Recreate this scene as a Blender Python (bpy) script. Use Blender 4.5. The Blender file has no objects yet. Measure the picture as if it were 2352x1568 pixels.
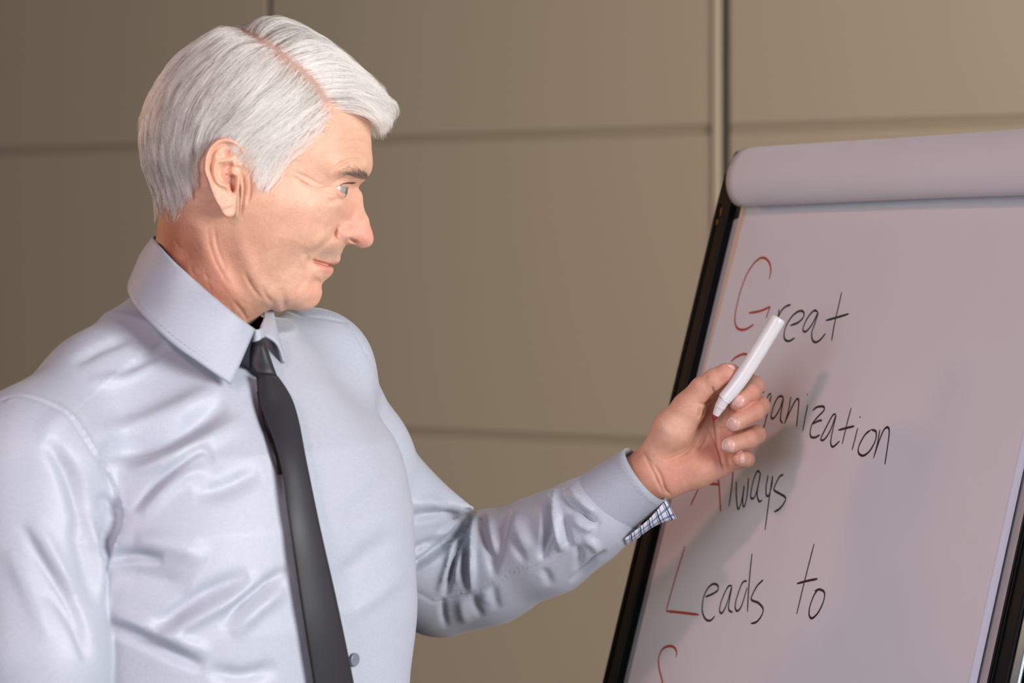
# Man in a grey satin shirt pointing a marker at a flip chart.
import bpy, math, random
import numpy as np
from mathutils import Vector
from mathutils.bvhtree import BVHTree

rng = np.random.default_rng(7)
random.seed(7)
S = bpy.context.scene
COL = S.collection

# ------------------------------------------------------------------ camera
FPX = 5553.0            # focal length in pixels of the 2352 x 1568 frame
HOR = 595.0             # image row of the horizon
CAMZ = 1.55
cam_d = bpy.data.cameras.new('camera')
cam = bpy.data.objects.new('camera', cam_d)
COL.objects.link(cam)
cam.location = (0, 0, CAMZ)
cam.rotation_euler = (math.pi / 2, 0, 0)
cam_d.sensor_width = 36.0
cam_d.lens = 36.0 * FPX / 2352.0
cam_d.shift_y = (HOR - 784.0) / 2352.0
cam_d.clip_end = 60
cam_d.dof.use_dof = True
cam_d.dof.focus_distance = 2.13
cam_d.dof.aperture_fstop = 6.3
S.camera = cam

# ------------------------------------------------------------------ light
S.view_settings.view_transform = 'Standard'
S.view_settings.look = 'None'
S.view_settings.gamma = 1.0
S.view_settings.use_curve_mapping = False
S.view_settings.exposure = 0.0

world = bpy.data.worlds.new('room_ambient')
S.world = world
world.use_nodes = True
bgn = world.node_tree.nodes['Background']
bgn.inputs[0].default_value = (0.88, 0.93, 1.0, 1)
bgn.inputs[1].default_value = 0.07


def area_light(name, loc, target, size, size_y, power, col, spread=180):
    d = bpy.data.lights.new(name, 'AREA')
    d.shape = 'RECTANGLE'
    d.size, d.size_y = size, size_y
    d.energy = power
    d.color = col
    d.spread = math.radians(spread)
    o = bpy.data.objects.new(name, d)
    COL.objects.link(o)
    o.location = loc
    v = Vector(target) - Vector(loc)
    o.rotation_euler = v.to_track_quat('-Z', 'Y').to_euler()
    return o


# tall window right, ceiling lamp, one warm lamp behind him; two added fills
area_light('window_light', (3.5, -0.5, 2.1), (-0.1, 2.1, 1.4), 2.2, 1.8, 265, (1.0, 0.985, 0.975))
area_light('fill_light_rear', (-1.5, -1.2, 1.75), (0.1, 2.2, 1.35), 1.7, 1.5, 10.5, (0.88, 0.93, 1.0), 80)  # added cool fill, beam narrowed onto the board; no window stands there
area_light('ceiling_lamp', (-1.0, 0.05, 2.75), (0.35, 2.3, 1.4), 0.2, 0.2, 16, (1.0, 0.50, 0.50))
area_light('wall_fill_light', (0.9, 2.6, 2.9), (0.5, 4.7, 0.9), 1.2, 0.3, 9, (1.0, 0.95, 0.88))  # added lamp that brightens the right part of the wall
area_light('warm_lamp', (-1.9, 3.3, 2.1), (-0.3, 2.1, 1.5), 0.4, 0.4, 7, (1.0, 0.52, 0.16))


# ------------------------------------------------------------------ helpers
def P(px, py, d):
    """world point on the line of sight of a photo pixel at distance d"""
    px = np.asarray(px, float); py = np.asarray(py, float); d = np.asarray(d, float)
    return np.stack(np.broadcast_arrays((px - 1176.0) / FPX * d, d, CAMZ - (py - HOR) / FPX * d), -1)


def pix(p):
    p = np.asarray(p, float)
    return np.stack([1176.0 + FPX * p[..., 0] / p[..., 1], HOR - FPX * (p[..., 2] - CAMZ) / p[..., 1]], -1)


def tag(o, label=None, cat=None, group=None, kind=None):
    if label: o['label'] = label
    if cat: o['category'] = cat
    if group: o['group'] = group
    if kind: o['kind'] = kind
    return o


def empty(name, loc, label=None, cat=None, **k):
    o = bpy.data.objects.new(name, None)
    o.empty_display_size = 0.05
    COL.objects.link(o)
    o.location = loc
    return tag(o, label, cat, **k)


def mesh_obj(name, verts, faces, mat, parent=None, smooth=True, cols=None):
    me = bpy.data.meshes.new(name)
    verts = np.asarray(verts, float)
    if parent is not None:
        q, off = parent, np.zeros(3)
        while q is not None:
            off += np.array(q.location); q = q.parent
        verts = verts - off
    if isinstance(faces, np.ndarray):
        n, k = faces.shape
        me.vertices.add(len(verts)); me.vertices.foreach_set('co', verts.astype(np.float32).ravel())
        me.loops.add(n * k); me.loops.foreach_set('vertex_index', faces.astype(np.int32).ravel())
        me.polygons.add(n); me.polygons.foreach_set('loop_start', np.arange(0, n * k, k, dtype=np.int32))
        me.update(calc_edges=True)
    else:
        me.from_pydata([tuple(v) for v in verts], [], [tuple(int(i) for i in f) for f in faces])
    me.validate()
    if smooth:
        me.polygons.foreach_set('use_smooth', np.ones(len(me.polygons), bool))
    if cols is not None:
        a = me.color_attributes.new('tint', 'FLOAT_COLOR', 'POINT')
        c = np.ones((len(verts), 4), np.float32); c[:, :cols.shape[1]] = cols
        a.data.foreach_set('color', c.ravel())
    me.materials.append(mat)
    o = bpy.data.objects.new(name, me)
    COL.objects.link(o)
    if parent is not None:
        o.parent = parent
    return o


def grid_faces(nu, nv, close_u=False, close_v=False):
    """quads of an nu x nv grid of points (index i*nv+j)"""
    i = np.arange(nu if close_u else nu - 1); j = np.arange(nv if close_v else nv - 1)
    I, J = np.meshgrid(i, j, indexing='ij')
    I2, J2 = (I + 1) % nu, (J + 1) % nv
    return np.stack([I * nv + J, I2 * nv + J, I2 * nv + J2, I * nv + J2], -1).reshape(-1, 4)


def catmull(pts, n):
    """smooth curve through pts, n samples at even arc length"""
    p = np.asarray(pts, float)
    if len(p) == 2:
        t = np.linspace(0, 1, n)[:, None]
        return p[0] * (1 - t) + p[1] * t
    e = np.vstack([2 * p[0] - p[1], p, 2 * p[-1] - p[-2]])
    out = []
    m = 24
    t = np.linspace(0, 1, m, endpoint=False)[:, None]
    for k in range(len(p) - 1):
        a, b, c, d = e[k], e[k + 1], e[k + 2], e[k + 3]
        out.append(0.5 * (2 * b + (c - a) * t + (2 * a - 5 * b + 4 * c - d) * t**2 + (3 * b - a - 3 * c + d) * t**3))
    out = np.vstack(out + [p[-1:]])
    L = np.r_[0, np.cumsum(np.linalg.norm(np.diff(out, axis=0), axis=1))]
    s = np.linspace(0, L[-1], n)
    return np.stack([np.interp(s, L, out[:, k]) for k in range(out.shape[1])], -1)


def sweep(path, radius, sides=10, caps=True, flat=1.0, up=None):
    """tube along path (n,3); radius scalar or (n,); flat squashes one axis"""
    path = np.asarray(path, float); n = len(path)
    r = np.broadcast_to(np.asarray(radius, float), (n,))
    T = np.gradient(path, axis=0); T /= np.linalg.norm(T, axis=1)[:, None] + 1e-12
    u = np.array(up if up is not None else ((0, 0, 1) if abs(T[0][2]) < .9 else (1, 0, 0)), float)
    V = []
    for k in range(n):
        u = u - T[k] * u.dot(T[k]); u /= np.linalg.norm(u) + 1e-12
        w = np.cross(T[k], u)
        a = np.linspace(0, 2 * math.pi, sides, endpoint=False)
        V.append(path[k] + r[k] * (np.cos(a)[:, None] * u * flat + np.sin(a)[:, None] * w))
    V = np.vstack(V)
    F = [tuple(f) for f in grid_faces(n, sides, close_v=True)]
    if caps:
        F.append(tuple(range(sides))[::-1]); F.append(tuple((n - 1) * sides + k for k in range(sides)))
    return V, F


def join_vf(parts):
    V, F, o = [], [], 0
    for v, f in parts:
        V.append(np.asarray(v, float)); F += [tuple(int(i) + o for i in q) for q in f]; o += len(v)
    return np.vstack(V), F


def box_vf(c, ax, half):
    """box at c with axes ax (3x3 rows) and half sizes"""
    c = np.asarray(c, float); ax = np.asarray(ax, float)
    V = [c + sx * half[0] * ax[0] + sy * half[1] * ax[1] + sz * half[2] * ax[2] for sx in (-1, 1) for sy in (-1, 1) for sz in (-1, 1)]
    F = [(0, 1, 3, 2), (4, 6, 7, 5), (0, 4, 5, 1), (2, 3, 7, 6), (0, 2, 6, 4), (1, 5, 7, 3)]
    return np.array(V), F


def bevel(o, w, seg=2):
    m = o.modifiers.new('bevel', 'BEVEL'); m.width = w; m.segments = seg; m.limit_method = 'ANGLE'
    return o


def surface_nets(F, org, h):
    """quads of the zero level of the field F (inside < 0) sampled on a grid of spacing h"""
    neg = F < 0
    nx, ny, nz = F.shape
    cor = [(a, b, c) for a in (0, 1) for b in (0, 1) for c in (0, 1)]
    cnt = np.zeros((nx - 1, ny - 1, nz - 1), np.int8)
    for a, b, c in cor:
        cnt += neg[a:nx - 1 + a, b:ny - 1 + b, c:nz - 1 + c]
    act = (cnt > 0) & (cnt < 8)
    I, J, K = np.nonzero(act)
    idx = -np.ones(act.shape, np.int32); idx[I, J, K] = np.arange(len(I), dtype=np.int32)
    val = {q: F[I + q[0], J + q[1], K + q[2]].astype(np.float64) for q in cor}
    acc = np.zeros((len(I), 3)); num = np.zeros(len(I))
    for q in cor:
        for ax in range(3):
            if q[ax]: continue
            r = list(q); r[ax] = 1; r = tuple(r)
            a, b = val[q], val[r]
            m = (a < 0) != (b < 0)
            t = np.where(m, a / np.where(m, a - b, 1), 0)
            p = np.empty((len(I), 3)); p[:] = q
            p[:, ax] = t
            acc += p * m[:, None]; num += m
    V = np.array(org) + h * (np.stack([I, J, K], -1) + acc / num[:, None])
    faces = []
    for ax in range(3):
        s0 = [slice(None)] * 3; s1 = [slice(None)] * 3
        s0[ax] = slice(0, -1); s1[ax] = slice(1, None)
        ch = neg[tuple(s0)] != neg[tuple(s1)]
        a1, a2 = (ax + 1) % 3, (ax + 2) % 3
        ch = ch.copy()
        for a in (a1, a2):
            sl = [slice(None)] * 3; sl[a] = 0; ch[tuple(sl)] = False
            sl[a] = -1; ch[tuple(sl)] = False
        g = np.nonzero(ch)
        flip = neg[tuple(s0)][g]
        def cell(d1, d2):
            q = [g[0].copy(), g[1].copy(), g[2].copy()]
            q[a1] = q[a1] - d1; q[a2] = q[a2] - d2
            return idx[q[0], q[1], q[2]]
        f = np.stack([cell(1, 1), cell(0, 1), cell(0, 0), cell(1, 0)], -1)
        f[~flip] = f[~flip][:, ::-1]
        faces.append(f)
    faces = np.vstack(faces)
    faces = faces[(faces >= 0).all(1)]
    return V, faces


def smooth_verts(V, F, it=2, lam=0.5):
    n = len(V)
    a = F.ravel(); b = np.roll(F, -1, axis=1).ravel()
    ii = np.r_[a, b]; jj = np.r_[b, a]
    deg = np.bincount(ii, minlength=n)[:, None]
    for _ in range(it):
        s = np.stack([np.bincount(ii, V[jj, k], n) for k in range(3)], -1) / np.maximum(deg, 1)
        V = V + lam * (s - V)
    return V


def vert_normals(V, F):
    n = np.cross(V[F[:, 2]] - V[F[:, 0]], V[F[:, 3]] - V[F[:, 1]])
    N = np.zeros_like(V)
    for k in range(F.shape[1]):
        for c in range(3):
            N[:, c] += np.bincount(F[:, k], n[:, c], len(V))
    return N / (np.linalg.norm(N, axis=1)[:, None] + 1e-15)


def stroke_field(uv, pts, w, taper=0.35, side=0.0):
    """gaussian ridge of half width w along a polyline drawn in the uv plane; fades at both ends.
    side != 0 gives one flank a longer slope"""
    c = catmull(pts, max(8, 6 * len(pts)))
    lo, hi = c.min(0) - 4 * w, c.max(0) + 4 * w
    m = ((uv > lo) & (uv < hi)).all(1)
    out = np.zeros(len(uv))
    if not m.any(): return out
    q = uv[m]
    best = np.full(len(q), 1e18); sd = np.zeros(len(q)); par = np.zeros(len(q))
    n = len(c) - 1
    for k in range(n):
        a, b = c[k], c[k + 1]
        d = b - a; L2 = d @ d + 1e-12
        t = np.clip(((q - a) @ d) / L2, 0, 1)
        e = q - a - t[:, None] * d
        r = (e**2).sum(1)
        u = r < best
        best[u] = r[u]; par[u] = (k + t[u]) / n
        sd[u] = np.sign(d[0] * e[u, 1] - d[1] * e[u, 0])
    ww = w * np.where(sd * side > 0, 1 + abs(side), 1.0)
    g = np.exp(-best / (2 * ww**2))
    if taper > 0:
        g *= np.clip(par / taper, 0, 1)**.7 * np.clip((1 - par) / taper, 0, 1)**.7
    out[m] = g
    return out


def in_poly(uv, poly):
    poly = np.asarray(poly, float)
    x, y = uv[:, 0], uv[:, 1]
    c = np.zeros(len(uv), bool)
    j = len(poly) - 1
    for i in range(len(poly)):
        xi, yi = poly[i]; xj, yj = poly[j]
        if yi != yj:
            c ^= ((yi > y) != (yj > y)) & (x < (xj - xi) * (y - yi) / (yj - yi) + xi)
        j = i
    return c


def poly_dist(uv, poly, closed=True):
    """signed distance (inside > 0) to a polygon"""
    p = np.asarray(poly, float)
    best = np.full(len(uv), 1e18)
    for k in range(len(p) if closed else len(p) - 1):
        a, b = p[k], p[(k + 1) % len(p)]
        d = b - a
        t = np.clip(((uv - a) @ d) / (d @ d + 1e-12), 0, 1)
        best = np.minimum(best, ((uv - a - t[:, None] * d)**2).sum(1))
    best = np.sqrt(best)
    if closed:
        best = np.where(in_poly(uv, p), best, -best)
    return best


def sstep(x, a, b):
    t = np.clip((x - a) / (b - a), 0, 1)
    return t * t * (3 - 2 * t)


def smin(a, b, k):
    h = np.clip(0.5 + 0.5 * (b - a) / k, 0, 1)
    return b + (a - b) * h - k * h * (1 - h)


def capsule(p, a, b, ra, rb):
    """round cone with radius ra at a and rb at b"""
    d = b - a
    t = np.clip(((p - a) @ d) / (d @ d + 1e-12), 0, 1)
    return np.linalg.norm(p - a - t[:, None] * d, axis=1) - (ra + (rb - ra) * t)


# ------------------------------------------------------------------ materials
def new_mat(name):
    m = bpy.data.materials.new(name)
    m.use_nodes = True
    nt = m.node_tree
    b = nt.nodes['Principled BSDF']
    return m, nt, b


def N(nt, kind, **inp):
    n = nt.nodes.new(kind)
    for k, v in inp.items():
        if k.startswith('_'):
            setattr(n, k[1:], v)
        else:
            n.inputs[k.replace('__', ' ')].default_value = v
    return n


def lin(c):
    """sRGB 0-255 to linear"""
    c = np.asarray(c, float) / 255.0
    return tuple(np.where(c <= 0.04045, c / 12.92, ((c + 0.055) / 1.055)**2.4)) + (1.0,)


def plain(name, rgb, rough=0.5, metal=0.0, spec=0.5, noise=0.0, nscale=200.0, bump=0.0, coat=0.0):
    m, nt, b = new_mat(name)
    b.inputs['Base Color'].default_value = lin(rgb)
    b.inputs['Roughness'].default_value = rough
    b.inputs['Metallic'].default_value = metal
    b.inputs['Specular IOR Level'].default_value = spec
    b.inputs['Coat Weight'].default_value = coat
    if noise or bump:
        tc = N(nt, 'ShaderNodeTexCoord')
        nz = N(nt, 'ShaderNodeTexNoise', Scale=nscale, Detail=4.0)
        nt.links.new(tc.outputs['Object'], nz.inputs['Vector'])
        if noise:
            mx = N(nt, 'ShaderNodeMix', _data_type='RGBA', _blend_type='MIX')
            c = np.array(lin(rgb))
            mx.inputs[6].default_value = tuple(c[:3] * (1 - noise)) + (1,)
            mx.inputs[7].default_value = tuple(np.minimum(c[:3] * (1 + noise), 1)) + (1,)
            nt.links.new(nz.outputs['Fac'], mx.inputs[0])
            nt.links.new(mx.outputs[2], b.inputs['Base Color'])
        if bump:
            bp = N(nt, 'ShaderNodeBump', Strength=bump, Distance=0.001)
            nt.links.new(nz.outputs['Fac'], bp.inputs['Height'])
            nt.links.new(bp.outputs['Normal'], b.inputs['Normal'])
    return m
# ------------------------------------------------------------------ the room: panelled wall and floor
M_panel = plain('wall_panel_beige', (176, 160, 136), 0.75, noise=0.05, nscale=500, bump=0.06)
M_gap = plain('wall_joint_dark', (158, 143, 120), 0.8)
M_chan = plain('wall_channel_dark', (72, 70, 58), 0.8)
M_strip = plain('wall_joint_strip', (192, 175, 150), 0.6)
M_floor = plain('floor_carpet', (96, 88, 78), 0.95, noise=0.2, nscale=300, bump=0.4)

WB = math.radians(31.5)                     # the wall runs away to the left
wU = np.array([math.cos(WB), -math.sin(WB), 0.0])
wN = np.array([-math.sin(WB), -math.cos(WB), 0.0])   # towards the camera
wZ = np.array([0, 0, 1.0])
WD = 5.0                                    # distance of the wall on the lens axis
W0 = np.array([0, WD, 0.0])


def on_wall(px, py):
    xn = (px - 1176.0) / FPX
    d = WD / (1 + math.tan(WB) * xn)
    return P(px, py, d)


wall = empty('wall_back', (0, 0, 0), kind='structure')
s_v1 = (on_wall(1657, 300) - W0) @ wU       # the wide joint right of the middle
s_v0 = (on_wall(618, 20) - W0) @ wU         # the joint behind his head
z_h1 = on_wall(1000, 318)[2]
z_h0 = on_wall(1000, 995)[2]
dz = z_h1 - z_h0
cols = [(-4.2, s_v0), (s_v0, s_v1), (s_v1, s_v1 + (s_v1 - s_v0)), (s_v1 + (s_v1 - s_v0), 3.4)]
zs = [0.0] + [z_h0 + k * dz for k in range(-1, 4)]
zs = [z for z in zs if z >= 0]
for i, (a, b) in enumerate(cols):
    for k in range(len(zs) - 1):
        g = 0.011
        z0, z1 = zs[k] + g * .8, zs[k + 1] - g * .8
        a2 = a + (0.016 if i == 2 else .006)
        b2 = b - .006
        c = W0 + wU * (a2 + b2) / 2 + wZ * (z0 + z1) / 2 - wN * 0.012
        v, f = box_vf(c, (wU, wN, wZ), ((b2 - a2) / 2, 0.012, (z1 - z0) / 2))
        o = mesh_obj('panel', v, f, M_panel, wall, smooth=False)
        bevel(o, 0.004, 2)
# backing board that shows in the joints
v, f = box_vf(W0 + wU * -.4 + wZ * 1.5 - wN * 0.012, (wU, wN, wZ), (3.8, 0.007, 1.5))
mesh_obj('backing_board', v, f, M_gap, wall, smooth=False)
for sx in (s_v1, s_v0):
    v, f = box_vf(W0 + wU * (sx + (.004 if sx == s_v1 else 0)) + wZ * 1.5 - wN * 0.0042, (wU, wN, wZ), (0.014 if sx == s_v1 else .007, 0.001, 1.49))
    mesh_obj('joint_channel', v, f, M_chan, wall, smooth=False)
# pale metal strip along the wide joint
v, f = box_vf(W0 + wU * (s_v1 - 0.010) + wZ * 1.5 - wN * 0.006, (wU, wN, wZ), (0.008, 0.012, 1.48))
bevel(mesh_obj('joint_strip', v, f, M_strip, wall, smooth=False), 0.003)

v, f = box_vf((0, 2.5, -0.02), np.eye(3), (5, 5.5, 0.02))
tag(mesh_obj('floor', v, f, M_floor, smooth=False), kind='structure')
# ------------------------------------------------------------------ flip chart
FA, FT = math.radians(62), math.radians(15.8)
fu = np.array([math.cos(FA), -math.sin(FA), 0])                     # along the board to the right
fv = np.array([math.sin(FA) * math.sin(FT), math.cos(FA) * math.sin(FT), math.cos(FT)])   # up the board
fn = np.cross(fv, fu); fn /= np.linalg.norm(fn)
if fn[1] > 0: fn = -fn                                              # towards the reader
F0 = P(1455, 1350, 2.5)


def on_board(px, py, lift=0.0):
    """point of the paper plane (raised by lift) seen at a pixel"""
    r = P(px, py, 1.0) - np.array([0, 0, CAMZ])
    o = np.array([0, 0, CAMZ])
    t = ((F0 + fn * lift - o) @ fn) / (r @ fn)
    return o + r * t[..., None]


def board_st(px, py, lift=0.0):
    q = on_board(np.asarray(px, float), np.asarray(py, float), lift) - F0
    return np.stack([q @ fu, q @ fv], -1)


def bp_(s, t, n=0.0):
    return F0 + fu * s + fv * t + fn * n


M_black = plain('rail_black', (15, 17, 19), 0.5, spec=.15)
M_blackp = plain('clamp_black_plastic', (14, 15, 16), 0.5)
M_alu = plain('rail_aluminium', (150, 158, 160), 0.3, metal=1.0, noise=.12, nscale=60)
M_board = plain('whiteboard_panel', (184, 180, 180), 0.4)
M_pad = plain('pad_edge', (214, 190, 170), 0.9)
M_legs = plain('easel_leg_grey', (60, 62, 66), 0.4, metal=.6)


def paper_mat(name, rgb):
    m, nt, b = new_mat(name)
    tc = N(nt, 'ShaderNodeTexCoord')
    nz = N(nt, 'ShaderNodeTexNoise', Scale=9.0, Detail=3.0)
    nf = N(nt, 'ShaderNodeTexNoise', Scale=900.0, Detail=2.0)
    nt.links.new(tc.outputs['Object'], nz.inputs['Vector']); nt.links.new(tc.outputs['Object'], nf.inputs['Vector'])
    b.inputs['Base Color'].default_value = lin(rgb)
    b.inputs['Roughness'].default_value = .62
    b.inputs['Specular IOR Level'].default_value = .3
    mp = N(nt, 'ShaderNodeMath', _operation='MULTIPLY_ADD')
    mp.inputs[1].default_value = .01; nt.links.new(nf.outputs['Fac'], mp.inputs[0]); nt.links.new(nz.outputs['Fac'], mp.inputs[2])
    bp = N(nt, 'ShaderNodeBump', Strength=.35, Distance=.01)
    nt.links.new(mp.outputs[0], bp.inputs['Height']); nt.links.new(bp.outputs['Normal'], b.inputs['Normal'])
    return m


M_paper = paper_mat('flip_paper', (218, 216, 222))

s_rail0, s_rail1 = -.0085, .0178               # left rail
s_pap0, s_pap1 = .033, .5505                   # paper
s_r2a, s_r2b = .5765, .602                     # right rail
t_top = board_st(1692, 470)[1]                 # under the roll
t_low = -.52

easel = empty('flip_chart_easel', tuple(F0 * (1, 1, 0)), 'flip chart easel with black side rails and a white board', 'easel')


def fbox(name, s0, s1, t0, t1, n0, n1, mat, parent, bw=0.0):
    v, f = box_vf(bp_((s0 + s1) / 2, (t0 + t1) / 2, (n0 + n1) / 2), (fu, fv, fn), ((s1 - s0) / 2, (t1 - t0) / 2, (n1 - n0) / 2))
    o = mesh_obj(name, v, f, mat, parent, smooth=False)
    if bw: bevel(o, bw, 3)
    return o


fbox('board_panel', s_rail1 - .003, s_r2a + .003, t_low, t_top + .05, -.014, -.004, M_board, easel)
w = s_rail1 - s_rail0
for k, (a, b_) in enumerate(((s_rail0, s_rail1), (s_r2a, s_r2b))):
    rail = fbox('side_rail', a, b_, t_low - .02, t_top + .035, -.022, .006, M_black, easel, .003)
    # raised lips of the extruded profile
    for q in (.22, .34):
        fbox('rail_rib', a + w * q - .0008, a + w * q + .0008, t_low, t_top, .005, .0078, M_black, rail, .0006)
fbox('rail_side_plate', s_r2b, s_r2b + .012, t_low, t_top + .03, -.03, .004, M_alu, easel, .002)
fbox('rail_edge', s_r2b + .014, s_r2b + .024, t_low, t_top + .03, -.03, .0, M_black, easel, .002)
fbox('pen_tray', s_rail0, s_r2b, t_low - .03, t_low, -.02, .05, M_black, easel, .004)

# legs down to the carpet
for k, (s, dn) in enumerate(((s_rail0 + w / 2, 0), (s_r2a + w / 2, 0))):
    a = bp_(s, t_low, -.012); L = (a[2] - .012) / fv[2]
    c = a - fv * L
    v, f = sweep(np.array([a, c]), .013, 12)
    lg = mesh_obj('leg', v, f, M_legs, easel)
    v, f = sweep(np.array([c + fv * .04, c]), .017, 12)
    mesh_obj('rubber_foot', v, f, M_blackp, lg)
sm = (s_rail0 + s_r2b) / 2
a = bp_(sm, t_top - .1, -.04)
c = np.array(a - fn * np.array([1, 1, 0]) * .62); c[2] = .012
v, f = sweep(np.array([a, c]), .013, 12)
lg = mesh_obj('leg', v, f, M_legs, easel)

# clamp over the pad
fbox('clamp_bar', s_rail0 + .006, s_r2b, t_top + .0, t_top + .055, -.03, .004, M_blackp, easel, .004)
# black end bracket that shows beside the roll
prof_ = catmull([(1716, 343), (1697, 346), (1687, 352), (1676, 385), (1664, 420), (1661, 434), (1665, 446), (1657, 480), (1652, 500), (1688, 505), (1720, 470), (1740, 400)] , 40)
fr = on_board(prof_[:, 0], prof_[:, 1], -.004)
bk = fr - fn * .02
V = np.vstack([fr, bk]); n_ = len(fr)
Fs = [tuple(range(n_)), tuple(range(2 * n_ - 1, n_ - 1, -1))] + [(i, i + n_, (i + 1) % n_ + n_, (i + 1) % n_) for i in range(n_)]
mesh_obj('end_bracket', V, Fs, M_blackp, easel, smooth=False)
# warm reflections on the rail, painted as small orange slivers
M_glint = plain('glint_orange', (168, 112, 38), .35, metal=.8)
for (x, y, l) in ((1656, 487, 9), (1647, 511, 6)):
    pts = on_board(np.array([x + 1.5, x + 1.5 + l * .25 * -1]), np.array([y - l, y + l]), .0065)
    v, f = sweep(catmull(pts, 6), .0011, 8)
    mesh_obj('rail_glint', v, f, M_glint, easel)

# the pad of paper hanging on the board
pad = empty('paper_pad', tuple(bp_(s_pap0, t_top, 0)), 'white flip chart pad with handwritten red and black words', 'paper pad')
ns, ntt = 60, 90
Sg, Tg = np.meshgrid(np.linspace(s_pap0, s_pap1, ns), np.linspace(t_low + .01, t_top + .02, ntt), indexing='ij')
_l = .032 + .011 * np.clip(Tg / .4, 0, 1)**1.5          # the sheet hangs a little askew
Sg = _l + (s_pap1 - _l) * (Sg - s_pap0) / (s_pap1 - s_pap0)
wav = Tg * 0
top = bp_(0, 0) + Sg[..., None] * fu + Tg[..., None] * fv + (0.0 + wav * 0)[..., None] * fn
mesh_obj('top_sheet', top.reshape(-1, 3), grid_faces(ns, ntt)[:, ::-1].copy(), M_paper, pad)
fbox('pad_block', s_pap0 - .0015, s_pap1 - .001, t_low + .012, t_top + .02, -.004, -.0006, M_pad, pad)
# the right edge of the sheet curls up a little
tt = np.linspace(t_low + .01, t_top, 60)
aa = np.linspace(0, 1, 9)
V = []
for t in tt:
    for a_ in aa:
        V.append(bp_(s_pap1 - .002 + .0115 * a_, t, .0004 + .004 * math.sin(a_ * 2.2) - .003 * a_**2))
mesh_obj('curled_edge', np.array(V), grid_faces(len(tt), len(aa)), paper_mat('flip_paper_edge_bluelit', (222, 228, 246)), pad)  # bluer than the sheet: cool window light put into its colour

# used sheets thrown back over the top: a soft roll
an = np.linspace(0, 2 * math.pi, 64, endpoint=False)
sg = np.linspace(.056, s_r2b + .01, 40)
V = []
for s_ in sg:
    for a_ in an:
        V.append(bp_(s_, .4355 + .0303 * math.sin(a_) - .0006 * math.sin(3 * a_ + s_ * 9), .0205 + .0205 * math.cos(a_) + .0008 * math.sin(s_ * 14) * math.cos(a_)))
roll = mesh_obj('folded_back_sheets', np.array(V), grid_faces(len(sg), len(an), close_v=True), M_paper, pad)
sd_ = roll.modifiers.new('thickness', 'SOLIDIFY'); sd_.thickness = .0025; sd_.offset = -1

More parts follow.
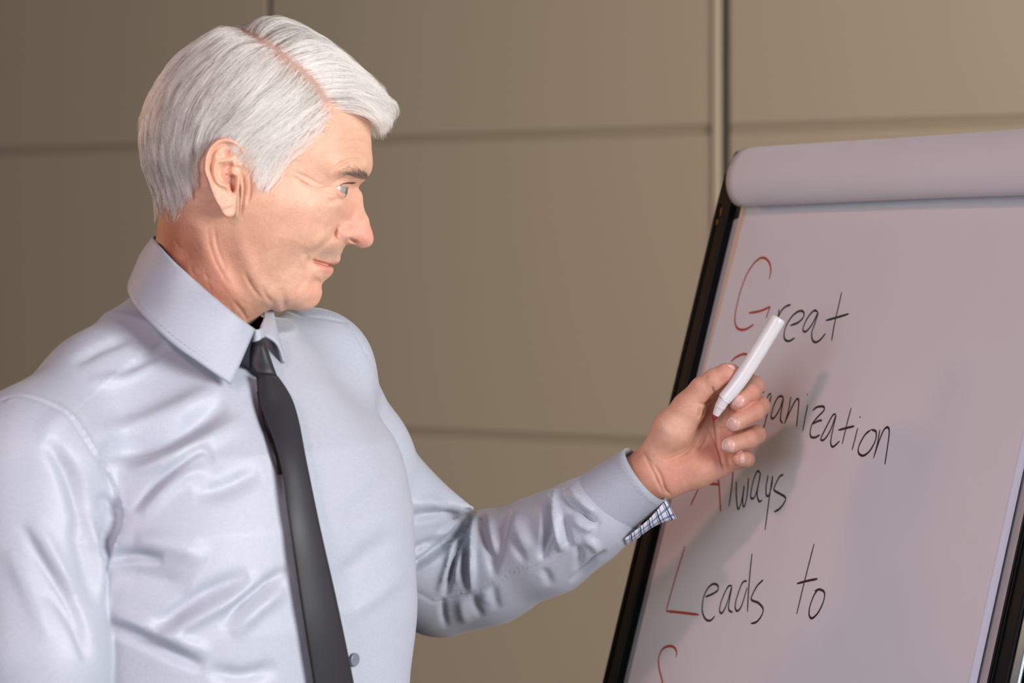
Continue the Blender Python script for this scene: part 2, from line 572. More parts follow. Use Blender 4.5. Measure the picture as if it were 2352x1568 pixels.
# ---- handwriting, stroke by stroke on the sheet
M_ink = plain('ink_black', (22, 24, 26), .5)
M_ink2 = plain('ink_plum_black', (44, 26, 36), .5)
M_inkr = plain('ink_red', (176, 58, 46), .5)
cA = lambda *p: [(1560 + x / 2.3056, 560 + y / 2.3056) for x, y in p]
cB = lambda *p: [(1380 + x / 2.704, 680 + y / 2.704) for x, y in p]
cC = lambda *p: [(1360 + x / 2.371, 1150 + y / 2.371) for x, y in p]
LET = [
    ('r', [cA((478, 187), (486, 140), (478, 100), (455, 76), (430, 76), (395, 105), (355, 170), (320, 270), (298, 370), (297, 420), (313, 450), (350, 453), (396, 427)),
           cA((370, 366), (430, 355), (483, 332)), cA((483, 332), (473, 358), (462, 392))]),
    ('k', [cA((530, 347), (527, 372), (522, 400)), cA((527, 384), (545, 350), (568, 330), (592, 322))]),
    ('k', [cA((590, 432), (632, 415), (660, 385), (658, 360), (635, 356), (600, 382), (568, 432), (556, 480), (562, 508), (585, 514), (613, 497))]),
    ('k', [cA((736, 362), (715, 353), (685, 385), (662, 430), (657, 460), (675, 462), (705, 425), (736, 365), (720, 420), (703, 470), (705, 505), (720, 521), (745, 510), (776, 474))]),
    ('k', [cA((862, 255), (840, 350), (822, 430), (808, 514)), cA((778, 405), (840, 388), (899, 370))]),
    ('r', [cA((276, 622), (305, 598), (350, 583), (380, 610), (394, 660), (390, 720), (370, 800), (330, 850), (280, 850), (250, 800), (252, 720), (270, 640))]),
    ('k', [cA((425, 790), (415, 830)), cA((418, 815), (430, 790), (452, 783))]),
    ('k', [cA((490, 792), (474, 800), (458, 850), (455, 890), (470, 870), (488, 800), (472, 880), (455, 950), (440, 992))]),
    ('k', [cA((553, 820), (543, 806), (524, 812), (503, 852), (488, 905), (492, 925), (510, 913), (535, 870), (552, 820), (541, 890), (537, 930), (549, 951))]),
    ('k', [cA((592, 810), (580, 880), (559, 952)), cA((560, 948), (590, 880), (618, 827), (632, 822), (633, 860), (622, 968))]),
    ('k', [cA((682, 850), (668, 920), (655, 990)), cA((679, 799), (682, 794))]),
    ('p', [cA((708, 882), (730, 864), (763, 861), (768, 880), (735, 915), (705, 955), (694, 1000), (700, 1022), (722, 1024), (746, 1010)), cA((708, 952), (738, 937), (758, 934))]),
    ('p', [cA((832, 902), (815, 906), (785, 960), (755, 1020), (752, 1038), (770, 1034), (800, 990), (832, 906), (815, 980), (803, 1050), (815, 1074), (851, 1043))]),
    ('p', [cA((912, 868), (890, 950), (864, 1060)), cA((845, 985), (885, 975), (929, 964))]),
    ('p', [cA((946, 975), (930, 1040), (916, 1092)), cA((957, 920), (960, 914))]),
    ('p', [cA((1015, 985), (985, 1010), (955, 1065), (950, 1105), (975, 1121), (1010, 1095), (1040, 1040), (1043, 995), (1018, 983))]),
    ('p', [cA((1064, 984), (1050, 1060), (1030, 1136)), cA((1032, 1128), (1065, 1030), (1088, 980), (1108, 972), (1113, 1005), (1102, 1090), (1090, 1168))]),
    ('r', [cB((558, 1298), (610, 1190), (650, 1110), (690, 1040)), cB((690, 1040), (730, 1140), (739, 1240), (745, 1338)), cB((660, 1163), (690, 1165), (738, 1168))]),
    ('k', [cB((822, 1080), (814, 1180), (797, 1306))]),
    ('k', [cB((843, 1150), (842, 1230), (849, 1310), (860, 1318), (880, 1250), (891, 1178), (882, 1280), (893, 1308), (910, 1230), (918, 1130))]),
    ('k', [cB((990, 1098), (973, 1086), (950, 1140), (933, 1220), (935, 1256), (957, 1245), (980, 1170), (992, 1098), (975, 1200), (972, 1240), (985, 1276), (1004, 1264))]),
    ('k', [cB((1040, 1112), (1028, 1180), (1028, 1230), (1042, 1240), (1062, 1180), (1068, 1115)), cB((1066, 1125), (1045, 1270), (1021, 1452))]),
    ('k', [cB((1136, 1107), (1110, 1122), (1082, 1178), (1078, 1205), (1110, 1225), (1147, 1250), (1140, 1282), (1110, 1320), (1078, 1339))]),
    ('r', [cC((507, 247), (460, 400), (420, 540), (405, 600)), cC((405, 600), (470, 606), (583, 620))]),
    ('k', [cC((618, 522), (655, 507), (686, 485), (684, 460), (660, 452), (630, 477), (607, 530), (601, 600), (618, 643), (645, 651), (669, 627))]),
    ('k', [cC((763, 462), (740, 468), (707, 540), (695, 595), (708, 611), (735, 560), (762, 466), (746, 560), (746, 595), (767, 607))]),
    ('k', [cC((845, 436), (820, 445), (791, 520), (780, 575), (790, 600), (815, 570), (846, 470)), cC((872, 287), (860, 400), (851, 520), (847, 604))]),
    ('k', [cC((933, 429), (900, 462), (871, 518), (870, 540), (905, 555), (931, 586), (925, 622), (897, 658), (867, 667))]),
    ('p', [cC((1210, 234), (1180, 350), (1150, 470), (1115, 616)), cC((1117, 450), (1170, 436), (1229, 424))]),
    ('p', [cC((1214, 490), (1240, 482), (1266, 500), (1260, 550), (1230, 610), (1198, 639), (1183, 622), (1187, 575), (1210, 512), (1228, 488))]),
    ('r', [cC((458, 852), (461, 820), (446, 797), (420, 790), (385, 806), (365, 850), (365, 910), (385, 991), (392, 1050), (370, 1100), (330, 1090))]),
]
for kind_, strokes in LET:
    parts = []
    for sp in strokes:
        c = catmull(sp, max(10, int(6 * len(sp))))
        q = board_st(c[:, 0], c[:, 1])
        T = np.gradient(q, axis=0); T /= np.linalg.norm(T, axis=1)[:, None] + 1e-9
        # chisel-like tip: strokes that run up the sheet come out thinner
        wd_ = (.00108 if kind_ != 'r' else .0012) * (.62 + .5 * np.abs(T[:, 0]))
        wd_ = wd_ * np.minimum(1, .55 + np.minimum(np.arange(len(q)), np.arange(len(q))[::-1]) * .2)
        Nn = np.stack([-T[:, 1], T[:, 0]], -1)
        rows = []
        for sgn, li in ((-1, .0002), (-.6, .0006), (.6, .0006), (1, .0002)):
            e = q + Nn * (sgn * wd_)[:, None]
            rows.append(F0 + e[:, :1] * fu + e[:, 1:] * fv + fn * li)
        V = np.stack(rows, 1).reshape(-1, 3)
        parts.append((V, [tuple(f) for f in grid_faces(len(q), 4)]))
    v, f = join_vf(parts)
    mesh_obj('handwritten_letter', v, f, {'r': M_inkr, 'k': M_ink, 'p': M_ink2}[kind_], pad)
# ------------------------------------------------------------------ the man: head and neck
person = empty('person', (-0.25, 2.03, 0.0),
               'grey-haired man in light grey shirt and black tie pointing at the flip chart', 'person')

HD = 2.03
HPHI = math.radians(8)
HO = P(600, 400, HD)
hex_ = np.array([math.cos(HPHI), math.sin(HPHI), 0])
hey_ = np.array([math.sin(HPHI), -math.cos(HPHI), 0])
hez_ = np.array([0, 0, 1.0])


def head_local(px, py, y):
    """(x, z) in the head's mid plane, in cm, of a point seen at a pixel and y cm off the mid plane"""
    xn = (np.asarray(px, float) - 1176) / FPX; yn = (np.asarray(py, float) - HOR) / FPX
    y = np.asarray(y, float) / 100
    c, s = math.cos(HPHI), math.sin(HPHI)
    x = (xn * (HD - y * c) - HO[0] - y * s) / (c - xn * s)
    D = HD + x * s - y * c
    return np.stack([x * 100, (CAMZ - yn * D - HO[2]) * 100], -1)


def head_world(x, y, z):
    return HO + (x[..., None] * hex_ + y[..., None] * hey_ + z[..., None] * hez_) / 100


class TPS:
    def __init__(self, pts, val, lam=1e-3):
        self.p = np.asarray(pts, float)
        n = len(self.p)
        K = self.k(self.p, self.p) + lam * np.eye(n)
        A = np.zeros((n + 3, n + 3)); A[:n, :n] = K
        A[:n, n] = 1; A[:n, n + 1:] = self.p; A[n, :n] = 1; A[n + 1:, :n] = self.p.T
        self.w = np.linalg.solve(A, np.r_[np.asarray(val, float), 0, 0, 0])

    @staticmethod
    def k(a, b):
        r2 = ((a[:, None, :] - b[None])**2).sum(-1)
        return 0.5 * r2 * np.log(r2 + 1e-9)

    def __call__(self, q):
        out = np.empty(len(q))
        for s in range(0, len(q), 20000):
            b = q[s:s + 20000]
            out[s:s + 20000] = self.k(b, self.p) @ self.w[:-3] + self.w[-3] + b @ self.w[-2:]
        return out


# outline of the mid plane: pixel x, y and the radius (cm) with which the head rounds off across it
PROFILE = [
    (853, 288, 5.5), (852, 305, 5.5), (853, 330, 5.2), (855, 358, 4.6), (856, 377, 3.8), (853, 393, 2.6), (843, 408, 1.5), (828, 423, .85),
    (828, 438, .72), (834, 463, .66), (842, 492, .66), (850, 517, .72), (856, 535, .85), (858, 547, .95), (856, 558, 1.0), (848, 566.5, 1.0),
    (836, 570, .9), (822, 568, .7), (807, 563, .7), (795, 563, .9), (788, 573, 1.5), (783, 585, 1.7), (782, 595, 1.8), (776, 605, 1.7),
    (765, 611, 1.7), (766, 620, 1.8), (763, 629, 1.8), (753, 639, 1.9), (743, 648, 2.0), (739, 656, 2.1), (740, 670, 2.2), (737, 684, 2.2),
    (729, 698, 2.3), (715, 708, 2.5), (696, 713, 2.6), (677, 712, 2.6), (659, 711, 2.6), (641, 716, 2.8), (622, 712, 3.2), (605, 719, 3.4),
    (590, 733, 3.6), (573, 750, 3.6), (560, 800, 3.8), (552, 870, 4.2),
    (345, 640, 5.0), (352, 590, 5.0), (358, 545, 4.8), (362, 500, 4.8), (360, 470, 5.0), (355, 440, 5.4), (345, 400, 6.0), (338, 358, 6.6),
    (337, 315, 6.8), (347, 260, 6.8), (368, 212, 6.6), (398, 172, 6.5), (432, 137, 6.5), (466, 110, 6.5), (500, 88, 6.5), (545, 70, 6.5),
    (600, 63, 6.5), (655, 74, 6.5), (705, 100, 6.3), (745, 132, 6.2), (785, 172, 6.0), (815, 208, 5.8), (838, 248, 5.6),
    (332, 700, 5.2), (318, 770, 5.5), (308, 870, 6.0)]
# points of the near half: pixel x, y and the distance (cm) from the mid plane
LAND = [
    (550, 92, 2.6), (605, 92, 3.85), (655, 97, 3.0),
    (480, 130, 3.5), (540, 130, 5.1), (600, 130, 5.5), (660, 130, 4.9), (710, 132, 3.3),
    (420, 200, 4.4), (480, 200, 6.1), (540, 200, 6.9), (600, 200, 6.9), (660, 200, 6.4), (720, 200, 5.3), (770, 203, 3.7),
    (380, 300, 4.6), (420, 300, 6.0), (480, 300, 7.2), (540, 300, 7.6), (600, 300, 7.45), (660, 300, 7.0), (720, 300, 6.2), (780, 300, 4.9), (820, 300, 3.4),
    (700, 340, 6.5), (750, 342, 5.8), (800, 342, 4.5), (833, 342, 2.8),
    (365, 380, 3.7), (400, 380, 5.4), (440, 380, 6.5), (480, 380, 7.1), (540, 385, 7.3), (600, 385, 7.15), (650, 380, 6.8), (700, 380, 6.25), (750, 380, 5.7),
    (785, 390, 5.05), (815, 392, 4.0), (838, 394, 2.5),
    (400, 430, 4.8), (440, 430, 6.1), (480, 430, 6.7), (540, 430, 7.1), (590, 430, 7.1), (640, 430, 6.8), (690, 430, 6.1), (730, 430, 5.35), (755, 430, 4.75),
    (772, 430, 4.3), (815, 428, 1.05), (802, 430, 1.9), (790, 432, 3.1), (820, 440, .75), (805, 445, 1.6), (792, 450, 2.9),
    (375, 470, 2.9), (400, 470, 4.5), (440, 470, 5.8), (480, 470, 6.3), (540, 470, 6.8), (590, 470, 6.95), (640, 470, 6.8), (690, 470, 6.2), (730, 470, 5.45),
    (758, 470, 4.7), (782, 470, 3.95), (800, 468, 2.35), (814, 466, 1.15), (826, 464, .75),
    (400, 510, 4.2), (440, 510, 5.4), (480, 510, 5.9), (540, 515, 6.45), (590, 510, 6.7), (640, 510, 6.5), (690, 510, 5.85), (730, 510, 4.9), (755, 512, 4.0),
    (774, 508, 2.9), (790, 505, 1.85), (812, 505, 1.3), (836, 508, .95),
    (790, 530, 1.85), (782, 545, 1.8), (800, 545, 1.75), (815, 538, 1.45), (840, 545, 1.15), (772, 535, 2.2), (762, 545, 2.8), (770, 560, 2.2), (784, 560, 1.5),
    (440, 550, 5.2), (480, 550, 5.7), (540, 550, 6.15), (590, 550, 6.35), (640, 550, 6.05), (690, 550, 5.2), (720, 550, 4.45), (745, 552, 3.5),
    (400, 600, 4.2), (440, 600, 5.15), (480, 600, 5.6), (540, 600, 5.85), (590, 600, 5.85), (640, 600, 5.2), (675, 598, 4.35), (700, 598, 3.4), (718, 598, 2.65), (740, 593, 2.0), (760, 588, 1.55),
    (740, 610, 1.85), (720, 620, 2.5), (745, 628, 1.7),
    (440, 650, 5.2), (500, 650, 5.5), (545, 650, 5.5), (590, 650, 5.2), (630, 650, 4.5), (665, 650, 3.7), (700, 650, 2.65), (723, 655, 1.75),
    (440, 700, 5.2), (500, 700, 5.2), (545, 692, 4.7), (585, 692, 4.2), (620, 690, 3.8), (655, 688, 3.1), (690, 688, 2.3), (715, 688, 1.5),
    (380, 650, 3.6), (340, 760, 2.9), (380, 750, 4.5), (430, 750, 5.4), (480, 750, 5.1), (530, 745, 3.7),
    (350, 860, 3.8), (420, 860, 5.6), (470, 860, 5.6), (520, 860, 3.6)]

pp, qq = [], []
prof = np.array(PROFILE)
pl = head_local(prof[:, 0], prof[:, 1], 0)
# the outline in walking order for its normals: face down the front, then neck and skull
cen = head_local(590, 420, 0)
front = list(range(0, 44)); back = list(range(44, len(PROFILE) - 3))
low = [len(PROFILE) - 1, len(PROFILE) - 2, len(PROFILE) - 3]
loop = front + low + back
pl_loop = pl[loop]
tan = np.roll(pl_loop, -1, axis=0) - np.roll(pl_loop, 1, axis=0)
nrm = np.stack([-tan[:, 1], tan[:, 0]], -1); nrm /= np.linalg.norm(nrm, axis=1)[:, None]
# walking down the front: outward is to the left of travel when facing right
for i, k in enumerate(loop):
    R = prof[k, 2]; p = pl[k]; n = nrm[i]
    pp.append(p); qq.append(0.0)
    d = 0.45
    pp.append(p + n * d * 1.6); qq.append(-2 * R * d * 1.6)
for px, py, y in LAND:
    pp.append(head_local(px, py, y)); qq.append(y * y)
tps = TPS(pp, qq, 2e-3)

HH = 0.075                                    # grid spacing in cm
gx = np.arange(-11.8, 10.8, HH); gz = np.arange(-16.2, 14.4, HH)
GX, GZ = np.meshgrid(gx, gz, indexing='ij')
Qm = tps(np.stack([GX.ravel(), GZ.ravel()], -1)).reshape(GX.shape)
Ym = np.sqrt(np.maximum(Qm, 0))
UV = pix(head_world(GX, Ym, GZ))             # pixel of the near surface above every grid point
uvf = UV.reshape(-1, 2)
dY = np.zeros(len(uvf))


def add(pts, w, mm, taper=.35, side=0.0):
    global dY
    dY = dY + 0.1 * mm * (1.6 if w < 3 else 1.15) * stroke_field(uvf, pts, w, taper, side)


# wrinkles, folds and hollows drawn where the photograph shows them (pixels, half width, millimetres)
add([(716, 596), (724, 600), (738, 604), (752, 608), (768, 611)], 2.2, -2.6, .12)          # line of the mouth
add([(722, 612), (740, 617), (760, 622)], 6, 1.6)                                            # lower lip
add([(735, 592), (755, 597), (774, 600)], 6, .8)                                             # upper lip
add([(708, 588), (707, 600), (712, 612)], 4, -1.0)                                            # corner of the mouth
add([(700, 585), (697, 600), (700, 618)], 6, 1.0)
add([(772, 522), (764, 540), (750, 556), (730, 572), (712, 586)], 4.5, -1.4, .2)              # nasolabial fold
add([(752, 520), (742, 545), (722, 565), (704, 580)], 9, 1.6)
add([(778, 516), (771, 530), (770, 545), (776, 555)], 2.6, -.9, .25)                         # behind the nostril wing
add([(786, 525), (783, 540), (792, 550)], 6, 1.3)
add([(800, 548), (812, 553), (824, 558)], 2.6, -1.5, .25)                                       # nostril
add([(735, 640), (725, 646), (712, 642)], 8, -1.4)                                             # below the lip
add([(690, 560), (670, 600), (655, 640)], 16, -1.6)                                            # hollow of the cheek
add([(680, 470), (665, 510), (655, 545)], 18, -.9)
add([(665, 400), (690, 417), (712, 430), (735, 437)], 2.2, -.8)                               # lines beside the eye
add([(668, 392), (700, 405), (728, 420), (750, 428)], 2.4, -.55)
add([(762, 428), (745, 432), (725, 437)], 2.0, -.6)
add([(750, 458), (765, 462), (782, 456)], 4, -.8)                                              # under the eye
add([(745, 445), (762, 450), (780, 450)], 5, .9)
add([(760, 395), (785, 375), (812, 366), (838, 372)], 2.6, -1.0)                               # lines of the forehead
add([(775, 352), (800, 343), (825, 345), (848, 356)], 2.6, -.75)
add([(790, 325), (815, 322), (846, 330)], 2.6, -.6)
add([(780, 300), (815, 300), (848, 304)], 2.4, -.35)
add([(752, 408), (775, 395), (805, 388), (835, 398)], 7, 1.4)                                  # brow ridge
add([(835, 382), (848, 380)], 8, 1.0)
add([(563, 360), (574, 395), (577, 430), (568, 470)], 2.4, -1.4, .2)                          # folds before the ear
add([(556, 395), (561, 430), (556, 475), (552, 500)], 2.2, -1.3, .2)
add([(568, 375), (574, 410), (569, 450)], 2.6, .8)
add([(549, 420), (550, 460), (547, 500)], 2.0, -1.0, .2)
add([(580, 380), (586, 405), (584, 430)], 2.4, -.8)
add([(455, 500), (470, 560), (500, 620), (540, 680), (570, 730)], 15, 1.8, .25)               # neck muscle
add([(430, 560), (445, 620), (475, 680), (510, 725)], 14, -1.4, .3)
add([(500, 540), (520, 590), (550, 650), (585, 700)], 13, -1.4, .3)                           # below the jaw
add([(545, 520), (560, 580), (590, 640), (625, 690)], 12, 1.4, .3)                            # jaw edge
add([(477, 515), (482, 560), (500, 610), (530, 660)], 3, -.9)
add([(492, 520), (500, 570), (520, 620)], 3, -.8)
add([(560, 620), (580, 660), (605, 690)], 3.5, -1.1)
add([(600, 655), (612, 680), (632, 700)], 4, -1.2)
add([(536, 690), (556, 715), (570, 740)], 3, -1.0)
add([(646, 660), (652, 690), (648, 712)], 6, -1.3)                                            # before the chin
add([(690, 660), (712, 676), (722, 690)], 14, 1.2)
add([(440, 520), (420, 600), (400, 660)], 16, -1.6)
_g = np.random.default_rng(5)
for _ in range(46):                                                                            # fine lines of the neck
    x0, y0 = _g.uniform(400, 590), _g.uniform(540, 720)
    if y0 < 470 + (x0 - 400) * .75 + 40 * _g.random(): continue
    l = _g.uniform(14, 40); a_ = math.radians(_g.uniform(48, 78))
    add([(x0, y0), (x0 + l * .5 * math.cos(a_) + _g.uniform(-3, 3), y0 + l * .5 * math.sin(a_)), (x0 + l * math.cos(a_), y0 + l * math.sin(a_))], _g.uniform(1.8, 2.8), _g.uniform(-.26, -.08))
for _ in range(26):                                                                            # and of cheek and temple
    x0, y0 = _g.uniform(590, 740), _g.uniform(440, 660)
    l = _g.uniform(12, 30); a_ = math.radians(_g.uniform(60, 120))
    add([(x0, y0), (x0 + l * math.cos(a_) + _g.uniform(-3, 3), y0 + l * math.sin(a_))], _g.uniform(2, 4), _g.uniform(-.3, .2))
add([(455, 470), (452, 430), (462, 395)], 9, -2.0)                                            # behind the ear

_qx, _qz = np.gradient(Qm, HH)
_gn = np.sqrt(Ym**2 + np.minimum(.25 * (_qx**2 + _qz**2), 36.0)).ravel()
Yd = np.sqrt(np.maximum(Qm.ravel() + 2 * dY * _gn * (.35 + .65 * sstep(Ym.ravel(), 0.0, 1.2)), 0))

# the eye: lids lie on the ball, the skin opens in a wedge
EYE_Y, EYE_R = 3.15, 1.22
ec = head_local(763.5, 434, EYE_Y)
er2 = (GX.ravel() - ec[0])**2 + (GZ.ravel() - ec[1])**2
ballY = EYE_Y + np.sqrt(np.maximum(EYE_R**2 - er2, 0))
on_ball = er2 < EYE_R**2 * .98
WEDGE = [(772, 430), (779, 427.5), (788, 427), (803, 428), (806, 434), (799, 443), (791, 445.5), (785, 442.5), (778, 436)]
uve = pix(head_world(GX, np.full_like(GX, 4.05), GZ)).reshape(-1, 2)
wd = poly_dist(uve, WEDGE)
Yd = np.where(on_ball & (wd < 2), -smin(-Yd, -(ballY + .09), .12), Yd)
Yd = Yd - sstep(wd, -.4, 1.6) * np.maximum(Yd - (np.where(on_ball, ballY, 2.2) - .45), 0)
dl = stroke_field(uve, [(768, 429), (777, 421.5), (789, 418.5), (804, 419)], 1.7, .2)
Yd = Yd + .07 * dl
dl = stroke_field(uve, [(762, 421), (775, 413), (790, 409), (808, 411)], 1.7, .25)
Yd = Yd - .12 * dl
dl = stroke_field(uve, [(774, 441), (782, 449.5), (790, 452)], 1.7, .3)
Yd = Yd + .06 * dl

Qf = np.where(Qm.ravel() > 0, np.maximum(Yd, 0.0)**2, Qm.ravel()).reshape(Qm.shape)

gy = np.arange(-8.4, 8.4 + HH, HH)
gqx, gqz = np.gradient(Qf, HH)
gy2 = (gy**2).astype(np.float32)[None, :, None]
Q3 = Qf.astype(np.float32)[:, None, :]; G3 = (0.25 * (gqx**2 + gqz**2) + .02).astype(np.float32)[:, None, :]
F3 = (gy2 - Q3) / (2 * np.sqrt(gy2 + G3))
hv, hf = surface_nets(F3, (gx[0], gy[0], gz[0]), HH)
del F3
hv = smooth_verts(hv, hf, 1, .5)
head_v = head_world(hv[:, 0], hv[:, 1], hv[:, 2])
head_f = hf


def head_Y(px, py):
    """cm off the mid plane of the skin seen at a pixel (nearest grid point)"""
    px, py = np.atleast_1d(px).astype(float), np.atleast_1d(py).astype(float)
    y = np.full(len(px), 5.0)
    for _ in range(6):
        q = head_local(px, py, y)
        i = np.clip(np.rint((q[:, 0] - gx[0]) / HH).astype(int), 0, len(gx) - 1)
        k = np.clip(np.rint((q[:, 1] - gz[0]) / HH).astype(int), 0, len(gz) - 1)
        y = .5 * y + .5 * Ym[i, k]
    return y


# ---- ear: relief over its outline, front and back sheet
EAR = [(566, 343.5), (552, 328), (537, 318.5), (519, 314.5), (499, 319), (482, 334), (470.5, 356), (467, 379), (468.5, 399), (476, 417), (483.5, 440),
       (494, 461), (506, 484), (515, 496), (524, 500), (534, 497), (540, 489), (542, 474), (544, 455), (550, 428), (554, 397), (561, 374), (567, 356)]


def ear_mesh(side):
    ring = catmull(EAR + EAR[:1], 181)[:-1]
    c0 = np.array([520.0, 400.0])
    s = np.r_[1, 1 - np.linspace(0, 1, 64)[1:]**1.0 * .985]
    sg = s[:, None, None]
    uv = (c0 + (ring - c0)[None] * sg).reshape(-1, 2)
    nr, na = len(s), len(ring)
    d = np.maximum(poly_dist(uv, ring), 0)
    base = head_Y(np.clip(uv[:, 0], 548, 600), uv[:, 1]) + .12
    base = base * 0 + np.interp(uv[:, 1], [310, 345, 400, 450, 500], [7.35, 7.35, 7.2, 7.0, 6.75])
    base += np.maximum(552 - uv[:, 0], 0) / 85 * 1.55
    th = np.interp(np.minimum(d / 7.0, 1), [0, .05, .2, .45, 1], [0, .3, .62, .88, 1.0])
    rel = np.zeros(len(uv))
    def a(pts, w, mm, t=.25):
        rel[:] += .1 * mm * stroke_field(uv, pts, w, t)
    a([(563, 366), (561, 350), (548, 332), (520, 321), (498, 326), (480, 343), (473, 372), (474, 398), (482, 424), (492, 448)], 5.5, 3.0, .1)
    a([(545, 340), (520, 331), (502, 336), (489, 353), (483, 380), (488, 406), (497, 428)], 3.6, -2.8, .12)
    a([(540, 361), (518, 369), (500, 371), (493, 385), (493, 405), (502, 420), (520, 428), (530, 440), (536, 449)], 4.2, 3.2, .1)
    a([(500, 371), (497, 356), (507, 344)], 4.5, 2.0, .3)
    a([(516, 356), (530, 350), (541, 348)], 7, -4.5, .3)
    a([(505, 390), (520, 384), (536, 376)], 6, -4.6, .3)
    a([(507, 404), (520, 402), (534, 396)], 7, -4.6, .3)
    a([(535, 402), (533, 420), (534, 436), (537, 444)], 5.0, -8.0, .2)
    a([(522, 408), (528, 420)], 7, -4.5, .3)
    a([(545, 394), (531, 398), (519, 401)], 3.0, 2.4, .3)
    a([(549, 398), (547, 415), (545, 436), (542, 446)], 4.5, 4.2, .2)
    a([(553, 370), (551, 385)], 7, 2.4, .3)
    a([(516, 460), (524, 478)], 13, 1.6, .3)
    a([(538, 452), (536, 470)], 3, -.8, .3)
    yf = base + rel * sstep(d, 0, 5) + .32 * th
    yb = base - .32 * th
    yb = np.where(uv[:, 0] > 540, np.minimum(yb, 6.0), yb)
    xz = head_local(uv[:, 0], uv[:, 1], yf)
    xzb = head_local(uv[:, 0], uv[:, 1], base)
    vf = np.stack([xz[:, 0], yf * side, xz[:, 1]], -1)
    vb = np.stack([xzb[:, 0], yb * side, xzb[:, 1]], -1)
    V = np.vstack([vf, vb])
    f = grid_faces(nr, na, close_v=True)
    fb = f[:, ::-1] + nr * na
    F = np.vstack([f, fb])
    if side < 0: F = F[:, ::-1]
    return head_world(V[:, 0], V[:, 1], V[:, 2]), F, np.vstack([uv, uv]), np.r_[rel, rel * 0]


ear_v, ear_f, ear_uv, ear_rel = ear_mesh(1)
ear2_v, ear2_f, _, _ = ear_mesh(-1)
# ---- skin material: tint per vertex, fine mottling, pores
M_skin, nt, b = new_mat('skin')
at = N(nt, 'ShaderNodeAttribute', _attribute_name='tint')
tc = N(nt, 'ShaderNodeTexCoord')
n1 = N(nt, 'ShaderNodeTexNoise', Scale=140.0, Detail=6.0, Roughness=.7)
n2 = N(nt, 'ShaderNodeTexNoise', Scale=900.0, Detail=3.0)
nt.links.new(tc.outputs['Object'], n1.inputs['Vector']); nt.links.new(tc.outputs['Object'], n2.inputs['Vector'])
r1 = N(nt, 'ShaderNodeValToRGB')
r1.color_ramp.elements[0].position = .3; r1.color_ramp.elements[0].color = (.90, .79, .73, 1)
r1.color_ramp.elements[1].position = .68; r1.color_ramp.elements[1].color = (1.03, 1.04, 1.04, 1)
nt.links.new(n1.outputs['Fac'], r1.inputs['Fac'])
mx = N(nt, 'ShaderNodeMix', _data_type='RGBA', _blend_type='MULTIPLY')
mx.inputs[0].default_value = .75
nt.links.new(at.outputs['Color'], mx.inputs[6]); nt.links.new(r1.outputs['Color'], mx.inputs[7])
nt.links.new(mx.outputs[2], b.inputs['Base Color'])
b.inputs['Roughness'].default_value = .46
b.inputs['Specular IOR Level'].default_value = .42
b.inputs['Subsurface Weight'].default_value = .16
b.inputs['Subsurface Radius'].default_value = (1.0, .35, .2)
b.inputs['Subsurface Scale'].default_value = .006
bp = N(nt, 'ShaderNodeBump', Strength=.55, Distance=.0008)
nt.links.new(n2.outputs['Fac'], bp.inputs['Height']); nt.links.new(bp.outputs['Normal'], b.inputs['Normal'])

SKIN = np.array(lin((217, 172, 147))[:3])
RED = np.array(lin((214, 138, 126))[:3])
LIP = np.array(lin((212, 142, 132))[:3])
STUB = np.array(lin((176, 150, 138))[:3])
PALE = np.array(lin((228, 190, 166))[:3])
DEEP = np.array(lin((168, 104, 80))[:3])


def blend(c, col, w):
    return c * (1 - w[:, None]) + col * w[:, None]


def blob(uv, x, y, rx, ry=None, k=1.0):
    ry = ry or rx
    return k * np.exp(-(((uv[:, 0] - x) / rx)**2 + ((uv[:, 1] - y) / ry)**2))


def head_cols(uv):
    c = np.tile(SKIN, (len(uv), 1))
    c = blend(c, PALE, blob(uv, 690, 440, 60, 50, .5))
    c = blend(c, RED, blob(uv, 835, 540, 32, 26, .6) + blob(uv, 812, 490, 24, 40, .35))
    c = blend(c, RED, blob(uv, 784, 544, 12, 14, .45))
    c = blend(c, RED, blob(uv, 720, 670, 40, 30, .25) + blob(uv, 690, 500, 55, 40, .12))
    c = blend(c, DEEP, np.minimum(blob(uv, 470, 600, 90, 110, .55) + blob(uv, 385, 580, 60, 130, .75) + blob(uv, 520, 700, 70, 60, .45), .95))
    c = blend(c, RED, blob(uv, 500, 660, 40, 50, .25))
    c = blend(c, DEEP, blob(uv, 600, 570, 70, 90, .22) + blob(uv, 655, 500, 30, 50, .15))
    c = blend(c, STUB, np.minimum(blob(uv, 762, 580, 30, 16, .7) + blob(uv, 748, 590, 22, 9, .3), .75))
    c = blend(c, STUB, blob(uv, 640, 620, 60, 60, .18))
    c = blend(c, RED, blob(uv, 778, 442, 12, 12, .5))
    lo = sstep(poly_dist(uv, [(716, 598), (738, 605), (766, 612), (770, 622), (764, 630), (748, 628), (730, 615)]), -2.5, 2.5)
    up = sstep(poly_dist(uv, [(722, 597), (745, 600), (778, 601), (780, 607), (764, 612), (740, 605)]), -2, 2)
    c = blend(c, LIP, np.maximum(lo * .75, up * .5))
    hp_ = sstep(poly_dist(uv, [(850, 250), (790, 250), (752, 240), (735, 270), (700, 325), (650, 360), (620, 405), (600, 395), (585, 345), (519, 309), (462, 352), (440, 425), (360, 450), (280, 440), (280, 200), (400, 40), (600, 0), (800, 80)]), -5, 14)
    c = blend(c, np.array(lin((176, 150, 140))[:3]), hp_ * .9)
    return c


def ear_cols(uv, rel):
    c = np.tile(SKIN * .6 + PALE * .4, (len(uv), 1))
    c = blend(c, RED, sstep(-rel, .02, .35) * .55)
    d = poly_dist(uv, EAR)
    c = blend(c, RED, sstep(d, 9, 1) * .4 * (uv[:, 0] < 530))
    return c
# ------------------------------------------------------------------ his left hand
ZD = 2.25


